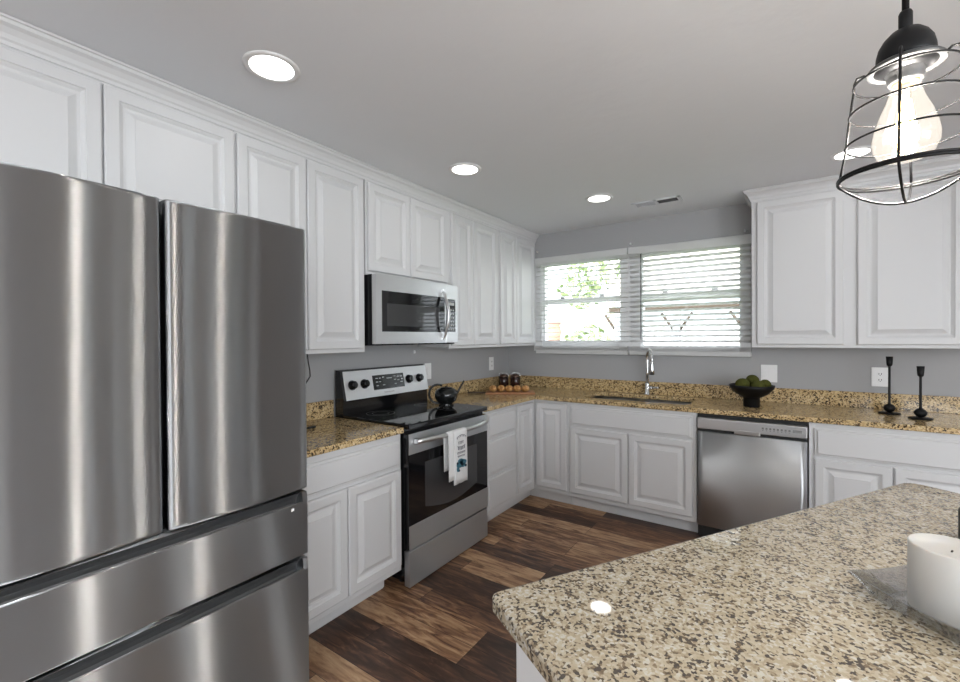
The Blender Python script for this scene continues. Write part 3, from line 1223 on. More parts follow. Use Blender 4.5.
mb.box(2.115, 2.262, -0.646, -0.622, 0.756, 0.786, 0.004)
mb.build('pull_lip', M['steelplain'], t)
mb = MB()
mb.box(1.895, 2.505, -0.644, -0.602, 0.772, 0.846, 0.005)
cpn = mb.build('control_panel', M['ovensteel'], t)
mb = MB()
for k in range(8):
    xx = 2.270 + k * 0.020
    mb.box(xx, xx + 0.011, -0.6448, -0.644, 0.806, 0.818)
    mb.box(xx + 0.002, xx + 0.009, -0.6448, -0.644, 0.797, 0.801)
mb.box(2.432, 2.478, -0.6448, -0.644, 0.802, 0.820)
mb.build('control_marks', M['mark'], cpn)

# ================================================================= SINK, FAUCET
t = thing('sink', ((SX0 + SX1) / 2, -0.32, 0.68), 'undermount stainless steel double-bowl sink under the window', 'sink')


def bowl(x0, x1, y0, y1, zb, zt):
    mb = MB()
    rr = 0.05
    def ring(ins, z):
        poly = round_poly([(x0 + ins, y0 + ins), (x1 - ins, y0 + ins), (x1 - ins, y1 - ins), (x0 + ins, y1 - ins)], [rr] * 4, 6)
        return [(x, y, z) for x, y in poly]
    mb.loops([ring(-0.012, zt), ring(0, zt), ring(0.004, zb + 0.03), ring(0.03, zb), ring(0.032, zb - 0.004), ring(0.0, zb + 0.024), ring(-0.004, zt - 0.004), ring(-0.012, zt - 0.004), ring(-0.012, zt)], True, False, False, True)
    mb.face([mb.v(p) for p in ring(0.03, zb)])
    return mb


xm = (SX0 + SX1) / 2
bowl(SX0 - 0.004, xm - 0.012, SY0 - 0.004, SY1 + 0.004, 0.68, CT0 - 0.001).build('basin', M['sinksteel'], t)
bowl(xm + 0.012, SX1 + 0.004, SY0 - 0.004, SY1 + 0.004, 0.68, CT0 - 0.001).build('basin', M['sinksteel'], t)
for xx in ((SX0 + xm) / 2, (SX1 + xm) / 2):
    MB().lathe([(0.045, 0.6805), (0.045, 0.684), (0.03, 0.684), (0.028, 0.6815)], (xx, -0.32, 0), 24).build('drain', M['chrome'], t)

FXc, FYc = 1.425, -0.075
t = thing('faucet', (FXc, FYc, CT1), 'tall chrome pull-down gooseneck faucet behind the sink', 'faucet')
mb = MB()
mb.lathe([(0.028, CT1 + 0.0005), (0.028, CT1 + 0.008), (0.021, CT1 + 0.014), (0.019, CT1 + 0.09), (0.017, CT1 + 0.10)], (FXc, FYc, 0), 24)
mb.build('faucet_base', M['chrome'], t)
mb = MB()
dx, dy = 0.45, -0.893
pts = [(FXc, FYc, CT1 + 0.09), (FXc, FYc, 1.10), (FXc, FYc, 1.20)]
for k in range(0, 13):
    a = PI * k / 12
    q = 0.078 * (1 - math.cos(a))
    pts.append((FXc + dx * q, FYc + dy * q, 1.215 + 0.078 * math.sin(a)))
pts.append((FXc + dx * 0.156, FYc + dy * 0.156, 1.19))
mb.tube(pts, 0.0125, 14)
mb.build('spout', M['chrome'], t)
mb = MB()
sx, sy = FXc + dx * 0.156, FYc + dy * 0.156
mb.lathe([(0.014, 1.205), (0.017, 1.195), (0.018, 1.16), (0.021, 1.125), (0.019, 1.10)], (sx, sy, 0), 20)
sh = mb.build('spray_head', M['chrome'], t)
MB().lathe([(0.018, 1.092), (0.0185, 1.0998)], (sx, sy, 0), 20).build('nozzle', M['darkgap'], t)
mb = MB()
mb.tube([(FXc + 0.012, FYc, 0.968), (FXc + 0.045, FYc - 0.01, 0.968)], 0.015, 12)
mb.tube([(FXc + 0.04, FYc - 0.01, 0.970), (FXc + 0.10, FYc - 0.03, 0.976)], [0.011, 0.009], 10)
mb.build('lever', M['chrome'], t)

# ================================================================= BLINDS
def blind(x0, x1, label, tilt, wand_x, ztop=2.190, droop=0.0):
    yb = -0.012
    t = thing('window_blind', ((x0 + x1) / 2, -0.04, 1.245), label, 'blind', 'white horizontal blinds on the window')
    MB().box(0, x1 - x0, -0.072, -0.060, -0.062, 0, 0.003, 2, Matrix.Translation((x0, 0, ztop)) @ Matrix.Rotation(math.radians(droop), 4, 'Y')).build('valance', M['blind'], t)
    MB().box(x0 + 0.008, x1 - 0.008, -0.056, -0.006, ztop - 0.048, ztop - 0.004, 0.002).build('headrail', M['blind'], t)
    mb = MB()
    z = ztop - 0.085
    pitch = 0.0435
    yc = -0.034
    zs = []
    while z > 1.335:
        zs.append(z)
        T = Matrix.Translation((0, yc, z)) @ Matrix.Rotation(-math.radians(tilt), 4, 'X')
        mb.box(x0 + 0.006, x1 - 0.006, -0.025, 0.025, -0.0014, 0.0014, 0, 1, T)
        z -= pitch
    for k in range(6):       # slats gathered on the bottom rail
        zz = 1.2855 + k * 0.0062
        mb.box(x0 + 0.006, x1 - 0.006, yc - 0.025, yc + 0.025, zz, zz + 0.0032)
    mb.build('slats', M['blind'], t)
    MB().box(x0 + 0.004, x1 - 0.004, yc - 0.027, yc + 0.027, 1.246, 1.284, 0.004).build('bottom_rail', M['blind'], t)
    w = x1 - x0
    mb = MB()
    for s_ in (0.09, 0.5, 0.91):
        xx = x0 + w * s_
        for yy in (yc - 0.0265, yc + 0.0265):
            mb.tube([(xx, yy, 1.27), (xx, yy, ztop - 0.05)], 0.0011, 5)
    mb.build('ladder_cord', M['blind'], t)
    mb = MB()
    mb.tube([(wand_x, -0.078, ztop - 0.07), (wand_x, -0.079, 1.38)], 0.0042, 8)
    mb.tube([(wand_x, -0.060, ztop - 0.066), (wand_x, -0.078, ztop - 0.075)], 0.003, 6)
    mb.build('tilt_wand', M['blackmat'] if x0 > 1 else M['blind'], t)
    return t


blind(0.346, 1.256, 'white horizontal blind on the left half of the window, slats open to greenery', 4, 0.415)
blind(1.266, 2.190, 'white horizontal blind on the right half of the window above the faucet', 20, 1.375, 2.190, 1.3)
struct(MB().box(0.300, 0.396, -0.0045, -0.0005, 1.27, 2.172).build('trim_3', M['white']))
struct(MB().box(1.176, 1.358, -0.0045, -0.0005, 1.27, 2.172).build('trim_4', M['white']))
struct(MB().box(2.106, 2.178, -0.0045, -0.0005, 1.27, 2.172).build('trim_5', M['white']))
t0 = None
for xx, zz, lab in ((0.345, 2.268, 'small white wall bracket above the left end of the window'),
                    (1.268, 2.232, 'small white wall bracket above the middle of the window'),
                    (2.141, 2.226, 'small white wall bracket above the right end of the window')):
    if t0 is None:
        mb = MB()
        mb.lathe([(0.010, -0.001), (0.010, -0.006), (0.006, -0.010), (0.006, -0.018), (0.003, -0.02)], (xx, 0, zz), 14, True, True, True, 'y')
        t0 = o = mb.build('wall_bracket', M['plate'], None, (xx, 0, zz))
    else:
        o = t0.copy()
        COL.objects.link(o)
        o.location = (xx, 0, zz)
    tag(o, lab, 'bracket', 'curtain brackets above the window')
o = MB().box(0.001, 0.012, -1.456, -1.440, 1.285, 1.310, 0.003).build('wall_hook', M['plate'])
tag(o, 'small white hook on the wall just under the microwave', 'hook')

# ================================================================= OUTLETS
def plate(loc, facing, w, h, label, kind, grp=None):
    """facing 'x' on the left wall, 'y' on the back wall"""
    t = thing('wall_outlet' if kind != 'blank' else 'wall_plate', loc, label, 'outlet' if kind != 'blank' else 'wall plate', grp)
    Mx = Matrix.Translation(loc) @ (Matrix.Rotation(PI / 2, 4, 'Z') if facing == 'x' else Matrix.Identity(4))
    mb = MB(Mx)
    mb.box(-w / 2, w / 2, -0.007, -0.001, -h / 2, h / 2, 0.003)
    mb.build('cover_plate', M['plate'], t)
    n = 1 if w < 0.1 else 2
    for i in range(n):
        cx = 0 if n == 1 else (-0.024 + 0.048 * i)
        if kind == 'duplex' or (kind == 'mixed' and i == 1):
            for dz in (-0.020, 0.020):
                mb = MB(Mx)
                mb.box(cx - 0.016, cx + 0.016, -0.0095, -0.0065, dz - 0.014, dz + 0.014, 0.003)
                r_ = mb.build('receptacle', M['plate'], t)
                mb = MB(Mx)
                mb.box(cx - 0.008, cx - 0.005, -0.0099, -0.0094, dz - 0.004, dz + 0.007)
                mb.box(cx + 0.005, cx + 0.008, -0.0099, -0.0094, dz - 0.004, dz + 0.007)
                mb.box(cx - 0.002, cx + 0.002, -0.0099, -0.0094, dz - 0.011, dz - 0.007)
                mb.build('slot', M['darkgap'], r_)
        else:
            mb = MB(Mx)
            mb.box(cx - 0.015, cx + 0.015, -0.0095, -0.0065, -0.032, 0.032, 0.003)
            mb.build('rocker', M['plate'], t)
    return t


plate((2.296, 0, 1.121), 'y', 0.105, 0.132, 'white double switch plate on the grey wall behind the dark bowl', 'rockers', 'white wall plates')
plate((2.924, 0, 1.123), 'y', 0.088, 0.130, 'white outlet on the grey wall behind the black candlesticks', 'duplex', 'white wall plates')
plate((0, -1.290, 1.136), 'x', 0.078, 0.130, 'white switch plate on the wall just right of the range console', 'rockers', 'white wall plates')
plate((0, -0.345, 1.148), 'x', 0.080, 0.130, 'white outlet on the wall above the cutting board near the corner', 'duplex', 'white wall plates')

# ================================================================= RECESSED LIGHTS, VENT
def recessed(loc, label):
    t = thing('recessed_light', loc, label, 'ceiling light', 'round recessed ceiling lights')
    x, y, z = loc
    mb = MB()
    mb.lathe([(0.076, -0.0005), (0.100, -0.0005), (0.100, -0.004), (0.092, -0.008), (0.080, -0.007), (0.076, -0.004)], loc, 40, True, False, False)
    mb.build('trim_ring', M['white'], t)
    mb = MB()
    mb.lathe([(0.078, -0.0052), (0.070, -0.0060), (0.001, -0.0062)], loc, 40, True, True, True)
    mb.build('lens', M['lens'], t)
    return t


first = recessed((0.789, -3.055, H), 'round recessed light in the ceiling nearest the refrigerator')
LIGHTS = [((0.786, -1.825, H), 'round recessed light in the ceiling in front of the microwave'),
          ((1.262, -0.800, H), 'round recessed light in the ceiling in front of the window, beside the air vent'),
          ((2.704, -0.745, H), 'round recessed light in the ceiling seen behind the pendant lamp')]
spots = [(0.789, -3.055)]
for loc, lab in LIGHTS:
    c = copy_tree(first)
    c.location = loc
    c['label'] = lab
    spots.append(loc[:2])
for i, (x, y) in enumerate([(4.9, -1.90), (4.9, -0.9), (4.6, -3.6), (2.43, -5.4), (4.4, -5.4), (1.2, -5.3)]):  # unseen lights added to brighten cabinets and streak the steel
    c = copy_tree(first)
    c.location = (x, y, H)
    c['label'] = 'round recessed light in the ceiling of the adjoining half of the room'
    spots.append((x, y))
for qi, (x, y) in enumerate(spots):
    add_light('recessed_lamp', 'AREA', (x, y, H - 0.012), RECESSED_W if qi < 4 else HALL_FILL_W * (3.4 if qi == len(spots) - 1 else 0.55), (0.97, 0.985, 1.0), (0, 0, 0), shape='DISK', size=0.14)  # kitchen lamps first, then the added fill lamps of the unseen half

t = thing('ceiling_vent', (1.59, -0.455, H), 'white rectangular air vent in the ceiling, its right half open and dark', 'vent')
vx0, vx1, vy0, vy1 = 1.415, 1.765, -0.525, -0.385
mb = MB()
mb.box(vx0, vx1, vy0, vy0 + 0.022, H - 0.008, H - 0.0005, 0.002)
mb.box(vx0, vx1, vy1 - 0.022, vy1, H - 0.008, H - 0.0005, 0.002)
mb.box(vx0, vx0 + 0.025, vy0, vy1, H - 0.008, H - 0.0005, 0.002)
mb.box(vx1 - 0.025, vx1, vy0, vy1, H - 0.008, H - 0.0005, 0.002)
mb.box(1.578, 1.600, vy0, vy1, H - 0.008, H - 0.0005, 0.002)
mb.build('vent_frame', M['ceiling'], t)
MB().box(1.600, vx1 - 0.025, vy0 + 0.022, vy1 - 0.022, H - 0.0025, H - 0.0008).build('duct_opening', M['ventdark'], t)
mb = MB()
for k in range(6):
    yy = vy0 + 0.030 + k * 0.016
    T = Matrix.Translation((0, yy, H - 0.0055)) @ Matrix.Rotation(math.radians(28), 4, 'X')
    mb.box(vx0 + 0.025, 1.578, -0.0075, 0.0075, -0.0006, 0.0006, 0, 1, T)
mb.build('louvre', M['ceiling'], t)
mb = MB()
for k in range(3):
    yy = vy0 + 0.042 + k * 0.028
    T = Matrix.Translation((0, yy, H - 0.0055)) @ Matrix.Rotation(math.radians(-55), 4, 'X')
    mb.box(1.600, vx1 - 0.025, -0.003, 0.003, -0.0006, 0.0006, 0, 1, T)
mb.build('louvre', M['fridgeside'], t)

# ================================================================= PENDANT LAMP
PXc, PYc = 2.5053, -3.2233


def pendant(label):
    t = thing('pendant_lamp', (PXc, PYc, 1.575), label, 'lamp', None)
    A = (PXc, PYc, 0)
    MB().tube([(PXc, PYc, 1.811), (PXc, PYc, H - 0.02)], 0.0036, 10).build('cord', M['blackmat'], t)
    MB().lathe([(0.055, H - 0.0005), (0.055, H - 0.012), (0.045, H - 0.022), (0.008, H - 0.026)], A, 32).build('ceiling_canopy', M['blackmat'], t)
    MB().lathe([(0.0062, 1.787), (0.0068, 1.790), (0.0068, 1.809), (0.0055, 1.812), (0.0045, 1.8125)], A, 20).build('cord_grip', M['blackmat'], t)
    MB().lathe([(0.0275, 1.7475), (0.0285, 1.753), (0.0280, 1.761), (0.0258, 1.771), (0.0215, 1.779), (0.0150, 1.786), (0.0075, 1.7895), (0.003, 1.790)], A, 36).build('dome_cap', M['blackmat'], t)
    MB().lathe([(0.0300, 1.7425), (0.0340, 1.7405), (0.0368, 1.7415), (0.0372, 1.744), (0.0350, 1.7465), (0.0300, 1.7472)], A, 40, True, True, True).build('flange', M['lampgrey'], t)
    MB().lathe([(0.019, 1.736), (0.0300, 1.7423), (0.0300, 1.7426), (0.019, 1.7426)], A, 40).build('inner_cap', M['blackmat'], t)
    MB().lathe([(0.0195, 1.742), (0.0195, 1.736), (0.0180, 1.735), (0.0180, 1.730), (0.0172, 1.729), (0.0172, 1.725), (0.0160, 1.7225)], A, 28).build('socket', M['socket'], t)
    cg = MB()
    RG = [(0.050, 1.731), (0.0545, 1.694), (0.0585, 1.654)]
    n = 48
    for r_, z in RG:
        cg.tube([(PXc + r_ * math.cos(2 * PI * k / n), PYc + r_ * math.sin(2 * PI * k / n), z) for k in range(n)], 0.00125, 8, True)
    for z in (1.6115, 1.6085):
        cg.tube([(PXc + 0.066 * math.cos(2 * PI * k / n), PYc + 0.066 * math.sin(2 * PI * k / n), z) for k in range(n)], 0.0019, 8, True)
    th0 = math.atan2(-3.98242 - PYc, 2.37745 - PXc) - math.radians(5)
    for q in range(4):
        a = th0 + q * PI / 2
        ca, sa = math.cos(a), math.sin(a)
        prof = [(0.034, 1.744), (0.040, 1.749), (0.0465, 1.7485), (0.0492, 1.742), (0.050, 1.731), (0.0545, 1.694), (0.0585, 1.654), (0.066, 1.610)]
        cg.tube([(PXc + r_ * ca, PYc + r_ * sa, z) for r_, z in prof], 0.0015, 8)
    for q in range(2):
        a = th0 + q * PI / 2
        ca, sa = math.cos(a), math.sin(a)
        pts = []
        for k in range(17):
            s_ = -1 + 2 * k / 16
            pts.append((PXc + 0.066 * s_ * ca, PYc + 0.066 * s_ * sa, 1.610 - 0.036 * (1 - s_ * s_) - (0.0014 if q else 0)))
        cg.tube(pts, 0.0015, 8)
    cg.build('wire_cage', M['blackmat'], t)
    b = MB().lathe([(0.0135, 1.7215), (0.0150, 1.712), (0.0185, 1.700), (0.0245, 1.685), (0.0295, 1.668), (0.0318, 1.656), (0.0312, 1.645), (0.0270, 1.634), (0.0190, 1.6275), (0.008, 1.625), (0.001, 1.6247)], A, 36).build('light_bulb', M['bulbglass'], t)
    MB().lathe([(0.0135, 1.730), (0.0137, 1.7216), (0.012, 1.7212)], A, 24).build('bulb_cap', M['brass'], b)
    f = MB()
    for k in range(8):
        a0, a1 = 2 * PI * k / 8, 2 * PI * (k + 0.5) / 8
        f.tube([(PXc + 0.0045 * math.cos(a0), PYc + 0.0045 * math.sin(a0), 1.700), (PXc + 0.011 * math.cos(a1), PYc + 0.011 * math.sin(a1), 1.648)], 0.0013, 5)
        f.tube([(PXc + 0.011 * math.cos(a1), PYc + 0.011 * math.sin(a1), 1.648), (PXc + 0.0045 * math.cos(2 * PI * (k + 1) / 8), PYc + 0.0045 * math.sin(2 * PI * (k + 1) / 8), 1.700)], 0.0013, 5)
    f.build('filament', M['filament'], b)
    f = MB()
    f.lathe([(0.004, 1.720), (0.0035, 1.705), (0.0012, 1.70), (0.0012, 1.65)], A, 12)
    f.build('filament_stem', M['plate'], b)
    return t


p1 = pendant('black wire-cage pendant lamp with a glowing clear bulb hanging over the island')
p2 = copy_tree(p1)
p2.location = (2.94, -2.50, 1.575)
p2['label'] = 'second black wire-cage pendant lamp farther along the island'
for x, y in ((PXc, PYc), (2.94, -2.50)):
    add_light('bulb_lamp', 'POINT', (x, y, 1.668), BULB_W, (1, 0.975, 0.94), shadow_soft_size=0.012)

# ================================================================= CANDLE, DISH, BLACK VASE ON THE ISLAND
CX, CY = 2.621, -2.886
t = thing('pillar_candle', (CX, CY, 0.917), 'wide white pillar candle in the clear glass dish on the island', 'candle')
MB().lathe([(0.0535, 0.9175), (0.055, 0.9195), (0.055, 1.032), (0.0535, 1.0350), (0.0520, 1.0340), (0.0505, 1.029), (0.030, 1.026), (0.003, 1.0255)], (CX, CY, 0), 48).build('wax', M['wax'], t)
MB().tube([(CX, CY, 1.024), (CX + 0.002, CY, 1.029)], 0.0014, 6).build('wick', M['wick'], t)
mb = MB()


def sq(rad, z, sag=0.0, seg=8):
    out = []
    for q in range(4):
        a0, a1 = PI + q * PI / 2, PI + (q + 1) * PI / 2
        p, r_ = Vector((math.cos(a0), math.sin(a0))) * rad, Vector((math.cos(a1), math.sin(a1))) * rad
        for k in range(seg):
            s_ = k / seg
            w = p.lerp(r_, s_)
            out.append((CX + w.x, CY + w.y, z - sag * math.sin(PI * s_)))
    return out


mb.loops([sq(0.098, CT1 + 0.0006), sq(0.104, CT1 + 0.004), sq(0.139, CT1 + 0.042, 0.006), sq(0.142, CT1 + 0.044, 0.006), sq(0.139, CT1 + 0.045, 0.006), sq(0.101, CT1 + 0.0085), sq(0.05, CT1 + 0.0080)], True, True, True)
o = mb.build('glass_dish', M['dishglass'], None, (CX, CY, CT1))
tag(o, 'clear square glass dish with raised corners under the white candle on the island', 'dish')
BX, BY = 2.784, -2.458
t = thing('black_vase', (BX, BY, CT1), 'black cylindrical vase on the island behind the candle at the right edge', 'vase')
MB().lathe([(0.052, CT1 + 0.0005), (0.055, CT1 + 0.004), (0.055, CT1 + 0.074), (0.053, CT1 + 0.077), (0.048, CT1 + 0.076), (0.047, CT1 + 0.012)], (BX, BY, 0), 36).build('vessel', M['blackmat'], t)

# ================================================================= THINGS ON THE BACK COUNTERS
# kettle
KX, KY = 0.400, -1.545
KZ = 0.9228
t = thing('teapot', (KX, KY, KZ), 'round black teapot with loop handle and thin spout on the cooktop', 'teapot')
mb = MB()
mb.lathe([(0.052, 0.0), (0.054, 0.005), (0.042, 0.013), (0.050, 0.020), (0.070, 0.036), (0.081, 0.060), (0.083, 0.082), (0.076, 0.105), (0.060, 0.120), (0.044, 0.125), (0.042, 0.122)], (KX, KY, KZ), 36)
mb.build('teapot_body', M['kettle'], t)
MB().lathe([(0.044, 0.1255), (0.042, 0.129), (0.020, 0.132), (0.010, 0.133), (0.010, 0.138), (0.001, 0.139)], (KX, KY, KZ), 24).build('lid', M['kettle'], t)
mb = MB()
hd = Vector((-0.70, -0.71, 0))
pts = []
for k in range(15):
    a = math.radians(60 + 225 * k / 14)
    pts.append(Vector((KX, KY, KZ + 0.085)) + hd * (0.060 - 0.062 * math.cos(a)) + Vector((0, 0, 0.066 * math.sin(a))))
mb.tube(pts, 0.008, 10)
mb.build('handle', M['kettle'], t)
mb = MB()
p0 = Vector((KX, KY, KZ)) - hd * 0.070
mb.tube([p0 + Vector((0, 0, 0.075)), p0 - hd * 0.020 + Vector((0, 0, 0.105)), p0 - hd * 0.060 + Vector((0, 0, 0.175))], [0.012, 0.008, 0.006], 10)
mb.build('spout', M['kettle'], t)

# cutting board + rolls
BA = Vector((0.85, 0.53, 0)).normalized()
BP = Vector((-BA.y, BA.x, 0))
BC = Vector((0.392, -0.640, CT1 + 0.0006))
BM = Matrix(((BA.x, BP.x, 0, BC.x), (BA.y, BP.y, 0, BC.y), (0, 0, 1, BC.z), (0, 0, 0, 1)))
t = thing('cutting_board', BC, 'wooden cutting board with dark handle in the corner of the worktop', 'cutting board')
MB(BM).box(-0.215, 0.215, -0.075, 0.085, 0, 0.018, 0.004).build('board', M['wood'], t)
mb = MB(BM)
mb.tube([(-0.214, 0.0, 0.009), (-0.30, 0.0, 0.009), (-0.36, 0.0, 0.009), (-0.375, 0, 0.009)], [0.0085, 0.0080, 0.0088, 0.006], 12)
mb.build('handle', M['woodend'], t)
labs = ['golden bread roll at the handle end of the cutting board', 'golden bread roll second from the handle end of the cutting board',
        'golden bread roll in the middle of the row on the cutting board', 'golden bread roll second from the window end of the cutting board',
        'darker golden bread roll at the window end of the cutting board']
roll0 = None
for k in range(5):
    p = BC + BA * (-0.150 + 0.071 * k) + Vector((0, 0, 0.0185))
    if roll0 is None:
        mb = MB()
        c0 = Vector((p.x, p.y, p.z + 0.028))
        seg, rings = 20, 12
        lps = []
        for i in range(rings + 1):
            ph = PI * i / rings
            lp = []
            for q in range(seg):
                a = 2 * PI * q / seg
                rr = math.sin(ph)
                bump_ = 1 + 0.06 * math.cos(5 * ph)
                x = -math.cos(ph) * 0.052
                y = max(rr, 1e-3) * math.cos(a) * 0.0352 * bump_
                z = max(rr, 1e-3) * math.sin(a) * 0.029 * bump_
                z = max(z, -0.0275)
                d = BA * y + BP * x + Vector((0, 0, z))
                lp.append(c0 + d)
            lps.append(lp)
        mb.loops(lps, True, True, True, True)
        roll0 = o = mb.build('bread_roll', M['bread'], None, p)
    else:
        o = roll0.copy()
        COL.objects.link(o)
        o.location = p
        o.rotation_euler = (0, 0, 0.12 * math.sin(k * 2.1))
    tag(o, labs[k], 'bread', 'bread rolls on the cutting board')

# dark jars behind the rolls
def jar(x, y, label):
    t = thing('jar', (x, y, CT1), label, 'jar', 'dark jars in the corner')
    z = CT1 + 0.0006
    MB().lathe([(0.044, z), (0.049, z + 0.006), (0.049, z + 0.098), (0.044, z + 0.108), (0.036, z + 0.110)], (x, y, 0), 28).build('jar_body', M['jar'], t)
    MB().lathe([(0.044, z + 0.1105), (0.045, z + 0.116), (0.038, z + 0.130), (0.020, z + 0.140), (0.001, z + 0.142)], (x, y, 0), 28).build('lid', M['jarlid'], t)
    mb = MB()
    pts = []
    for k in range(13):
        a = PI * k / 12
        pts.append((x + 0.050 * math.cos(a) * rt.x, y + 0.050 * math.cos(a) * rt.y, z + 0.104 + 0.050 * math.sin(a)))
    mb.tube(pts, 0.0035, 6)
    mb.build('wire_bail', M['chrome'], t)
    return t


J = jar(0.126, -0.316, 'left of two dark brown lidded jars behind the bread rolls')
J2 = copy_tree(J)
J2.location = (0.222, -0.250, CT1)
J2['label'] = 'right of two dark brown lidded jars behind the bread rolls'

# pedestal bowl with moss balls
QX, QY = 2.200, -0.350
z = CT1 + 0.0006
o = MB().lathe([(0.050, z), (0.051, z + 0.003), (0.051, z + 0.062), (0.060, z + 0.068), (0.100, z + 0.092), (0.134, z + 0.130), (0.141, z + 0.152), (0.137, z + 0.153), (0.129, z + 0.132), (0.096, z + 0.098), (0.04, z + 0.084), (0.002, z + 0.083)], (QX, QY, 0), 48).build('pedestal_bowl', M['blackmat'], None, (QX, QY, z))
tag(o, 'black pedestal bowl of green moss balls on the worktop', 'bowl')
b0 = None
for (dx_, dy_, dz_, r_, lab) in [(-0.052, -0.036, 0.155, 0.046, 'olive green moss ball at the front left of the dark bowl'),
                                 (0.040, -0.054, 0.148, 0.042, 'olive green moss ball at the front right of the dark bowl'),
                                 (0.004, 0.042, 0.180, 0.042, 'dark green moss ball on top at the back of the dark bowl'),
                                 (0.080, 0.028, 0.154, 0.038, 'dark green moss ball at the right side of the dark bowl'),
                                 (-0.070, 0.054, 0.146, 0.034, 'dark green moss ball at the back left of the dark bowl')]:
    p = (QX + dx_, QY + dy_, z + dz_)
    if b0 is None:
        mb = MB()
        mb.ball(p, 0.046, 24, 14, (1, 1, 0.97), 0.015)
        b0 = o = mb.build('moss_ball', M['moss'], None, p)
    else:
        o = b0.copy()
        COL.objects.link(o)
        o.location = p
        o.scale = (r_ / 0.046,) * 3
        o.rotation_euler = (0.5 * dx_ * 20, 0.9, dy_ * 30)
    tag(o, lab, 'moss ball', 'moss balls in the bowl')

# candlesticks
def candlestick(x, y, label, hh):
    t = thing('candlestick', (x, y, CT1), label, 'candlestick', 'black candlesticks on the worktop')
    z = CT1 + 0.0006
    A = (x, y, z)
    MB().lathe([(0.052, 0), (0.054, 0.002), (0.054, 0.006), (0.050, 0.008), (0.012, 0.010)], A, 36).build('base', M['blackmat'], t)
    mb = MB()
    mb.lathe([(0.010, 0.010), (0.020, 0.016), (0.029, 0.030), (0.030, 0.040), (0.022, 0.054), (0.009, 0.062), (0.0065, 0.070), (0.0060, hh - 0.066), (0.0062, hh - 0.062)], A, 24)
    mb.build('stem', M['blackmat'], t)
    MB().lathe([(0.006, hh - 0.064), (0.0135, hh - 0.056), (0.015, hh - 0.045), (0.0178, hh), (0.015, hh), (0.012, hh - 0.03), (0.001, hh - 0.031)], A, 24).build('cup', M['blackmat'], t)


candlestick(2.938, -0.225, 'black metal candlestick standing farther back, in front of the outlet', 0.362)
candlestick(3.053, -0.368, 'black metal candlestick standing nearer the worktop front edge at far right', 0.312)

# loose cable by the refrigerator
mb = MB()
pts = [(0.10, -2.455, 1.326), (0.10, -2.448, 1.27), (0.10, -2.438, 1.22), (0.10, -2.436, 1.185), (0.10, -2.470, 1.14), (0.11, -2.53, 1.05), (0.13, -2.60, 0.96), (0.18, -2.62, 0.9155), (0.23, -2.57, 0.9150), (0.236, -2.520, 0.9150)]
sm = []
for i in range(len(pts) - 1):
    for k in range(4):
        a, b = Vector(pts[i]), Vector(pts[i + 1])
        sm.append(a.lerp(b, k / 4))
sm.append(Vector(pts[-1]))
mb.tube(sm, 0.0035, 8)
mb.tube([(0.235, -2.545, 0.916), (0.237, -2.500, 0.916)], 0.0065, 10)
o = mb.build('power_cord', M['darkgap'])
tag(o, 'thin black cord hanging under the upper cabinet beside the refrigerator', 'cord')

# ================================================================= OUTDOORS
struct(MB().box(-30, 30, 0.2, 40, -0.35, -0.3).build('ground', M['grass'], None, (0, 0, -0.3)))


def crown_leaves(mb, c, r, n, size, sc=(1, 1, 1)):
    c = Vector(c)
    for i in range(n):
        d = Vector((random.gauss(0, 1), random.gauss(0, 1), random.gauss(0, 1))).normalized() * (r * random.uniform(0.45, 1.0))
        p = c + Vector((d.x * sc[0], d.y * sc[1], d.z * sc[2]))
        u = Vector((random.gauss(0, 1), random.gauss(0, 1), random.gauss(0, 1))).normalized()
        w = u.cross(Vector((random.gauss(0, 1), random.gauss(0, 1), random.gauss(0, 1)))).normalized()
        s_ = size * random.uniform(0.6, 1.2)
        mb.face([mb.v(p - u * s_), mb.v(p + w * s_ * 0.5), mb.v(p + u * s_), mb.v(p - w * s_ * 0.5)])


t = thing('tree', (-1.05, 6.6, -0.3), 'pale-trunked leafy tree outside the left half of the window', 'tree')
mb = MB()
mb.tube([(-1.05, 6.6, -0.3), (-1.07, 6.6, 1.6), (-1.0, 6.6, 3.0), (-0.95, 6.7, 4.2)], [0.13, 0.11, 0.09, 0.05], 12)
mb.tube([(-1.02, 6.6, 2.6), (-1.6, 6.7, 3.4)], [0.06, 0.03], 8)
mb.tube([(-1.0, 6.6, 2.9), (-0.5, 6.5, 3.7)], [0.05, 0.03], 8)
mb.build('trunk', M['bark'], t)
mb = MB()
crown_leaves(mb, (-1.4, 6.9, 3.6), 1.1, 420, 0.12)
crown_leaves(mb, (-1.9, 6.7, 2.6), 0.55, 160, 0.11)
mb.build('foliage', M['leaf'], t)
for i, (x, y, zc, r, lab) in enumerate([(-1.75, 4.0, 1.0, 0.7, 'green shrub outside the left half of the window, left of the tree'),
                                        (-0.55, 3.6, 0.9, 0.7, 'green shrub outside the left half of the window, in front of the tree')]):
    t = thing('shrub', (x, y, -0.3), lab, 'shrub', 'shrubs outside the window')
    mb = MB()
    crown_leaves(mb, (x, y, zc), r, 500, 0.09, (0.8, 0.8, 1.1))
    mb.build('foliage', M['leaf'], t)
    mb = MB()
    mb.tube([(x, y, -0.3), (x, y, zc)], 0.03, 8)
    mb.build('stem', M['bark'], t)
t = thing('garden_urn', (-1.15, 3.2, -0.3), 'large terracotta urn outside the lower left of the window', 'urn')
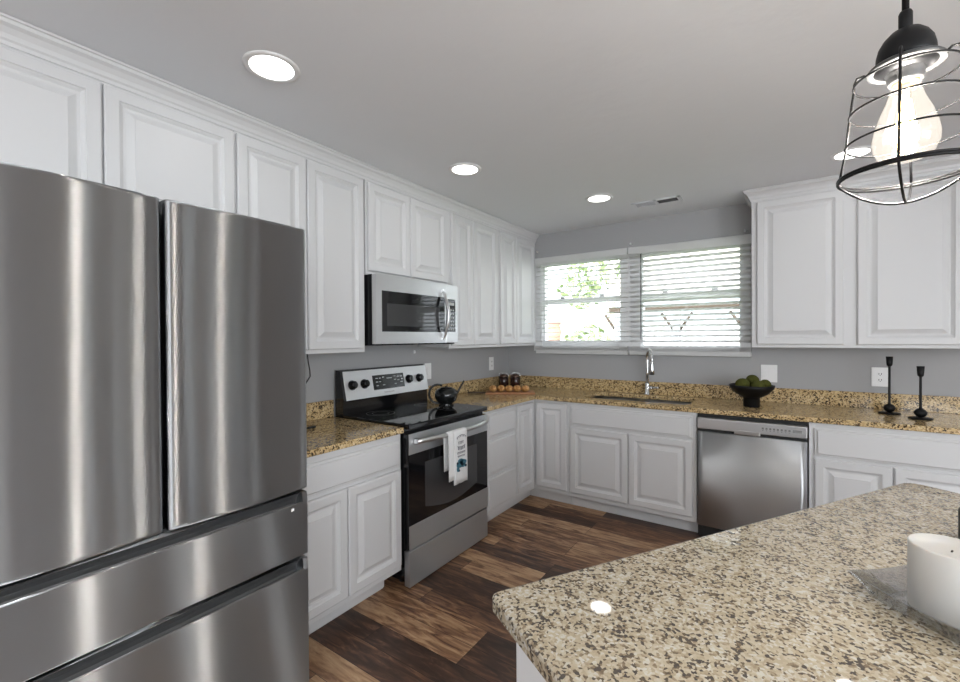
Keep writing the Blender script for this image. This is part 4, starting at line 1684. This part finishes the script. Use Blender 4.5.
MB().lathe([(0.16, -0.3), (0.16, 0.9), (0.22, 0.92), (0.22, 1.0)], (-1.15, 3.2, 0), 24).build('pedestal', M['whitefence'], t)
MB().lathe([(0.12, 1.0), (0.24, 1.25), (0.30, 1.50), (0.27, 1.62), (0.30, 1.66), (0.29, 1.70), (0.24, 1.69)], (-1.15, 3.2, 0), 28).build('urn_body', M['terracotta'], t)
t = thing('house', (-0.6, 11.5, -0.3), 'pale blue neighbouring house behind the tree', 'house')
MB().box(-1.6, 1.6, 10.5, 14.0, -0.3, 3.3).build('wall', M['bluesiding'], t)
mb = MB()
mb.extrude_x([(10.2, 3.28), (14.3, 3.28), (12.25, 4.6)], -1.8, 1.8)
mb.build('roof', M['greypost'], t)
t = thing('pergola', (1.1, 4.6, -0.3), 'brown pergola with cream canopy outside the right half of the window', 'pergola')
MB().box(0.02, 2.5, 3.2, 3.3, 1.79, 1.88).build('beam', M['beam'], t)
for x in (0.16, 1.05, 1.98):
    MB().box(x - 0.05, x + 0.05, 3.2, 3.3, -0.3, 1.79).build('post', M['greypost'], t)
    mb = MB()
    for s_ in (-1, 1):
        mb.tube([(x + s_ * 0.04, 3.25, 1.50), (x + s_ * 0.22, 3.25, 1.77)], 0.022, 8)
    mb.build('knee_brace', M['beam'], t)
mb = MB()
mb.loops([[(-0.05, 3.1, 2.02), (2.6, 3.1, 2.02), (2.6, 3.1, 2.05), (-0.05, 3.1, 2.05)], [(-0.05, 5.8, 3.45), (2.6, 5.8, 3.45), (2.6, 5.8, 3.48), (-0.05, 5.8, 3.48)]])
mb.build('canopy', M['cream'], t)
t = thing('garden_fence', (1.0, 9.0, -0.3), 'white board fence behind the pergola', 'fence')
mb = MB()
for k in range(36):
    x = -3.0 + k * 0.22
    mb.box(x, x + 0.205, 9.0, 9.03, -0.3, 1.75)
mb.build('boards', M['whitefence'], t)
mb = MB()
for zz in (0.1, 1.4):
    mb.box(-3.0, 4.92, 9.031, 9.08, zz, zz + 0.08)
mb.build('rail', M['whitefence'], t)
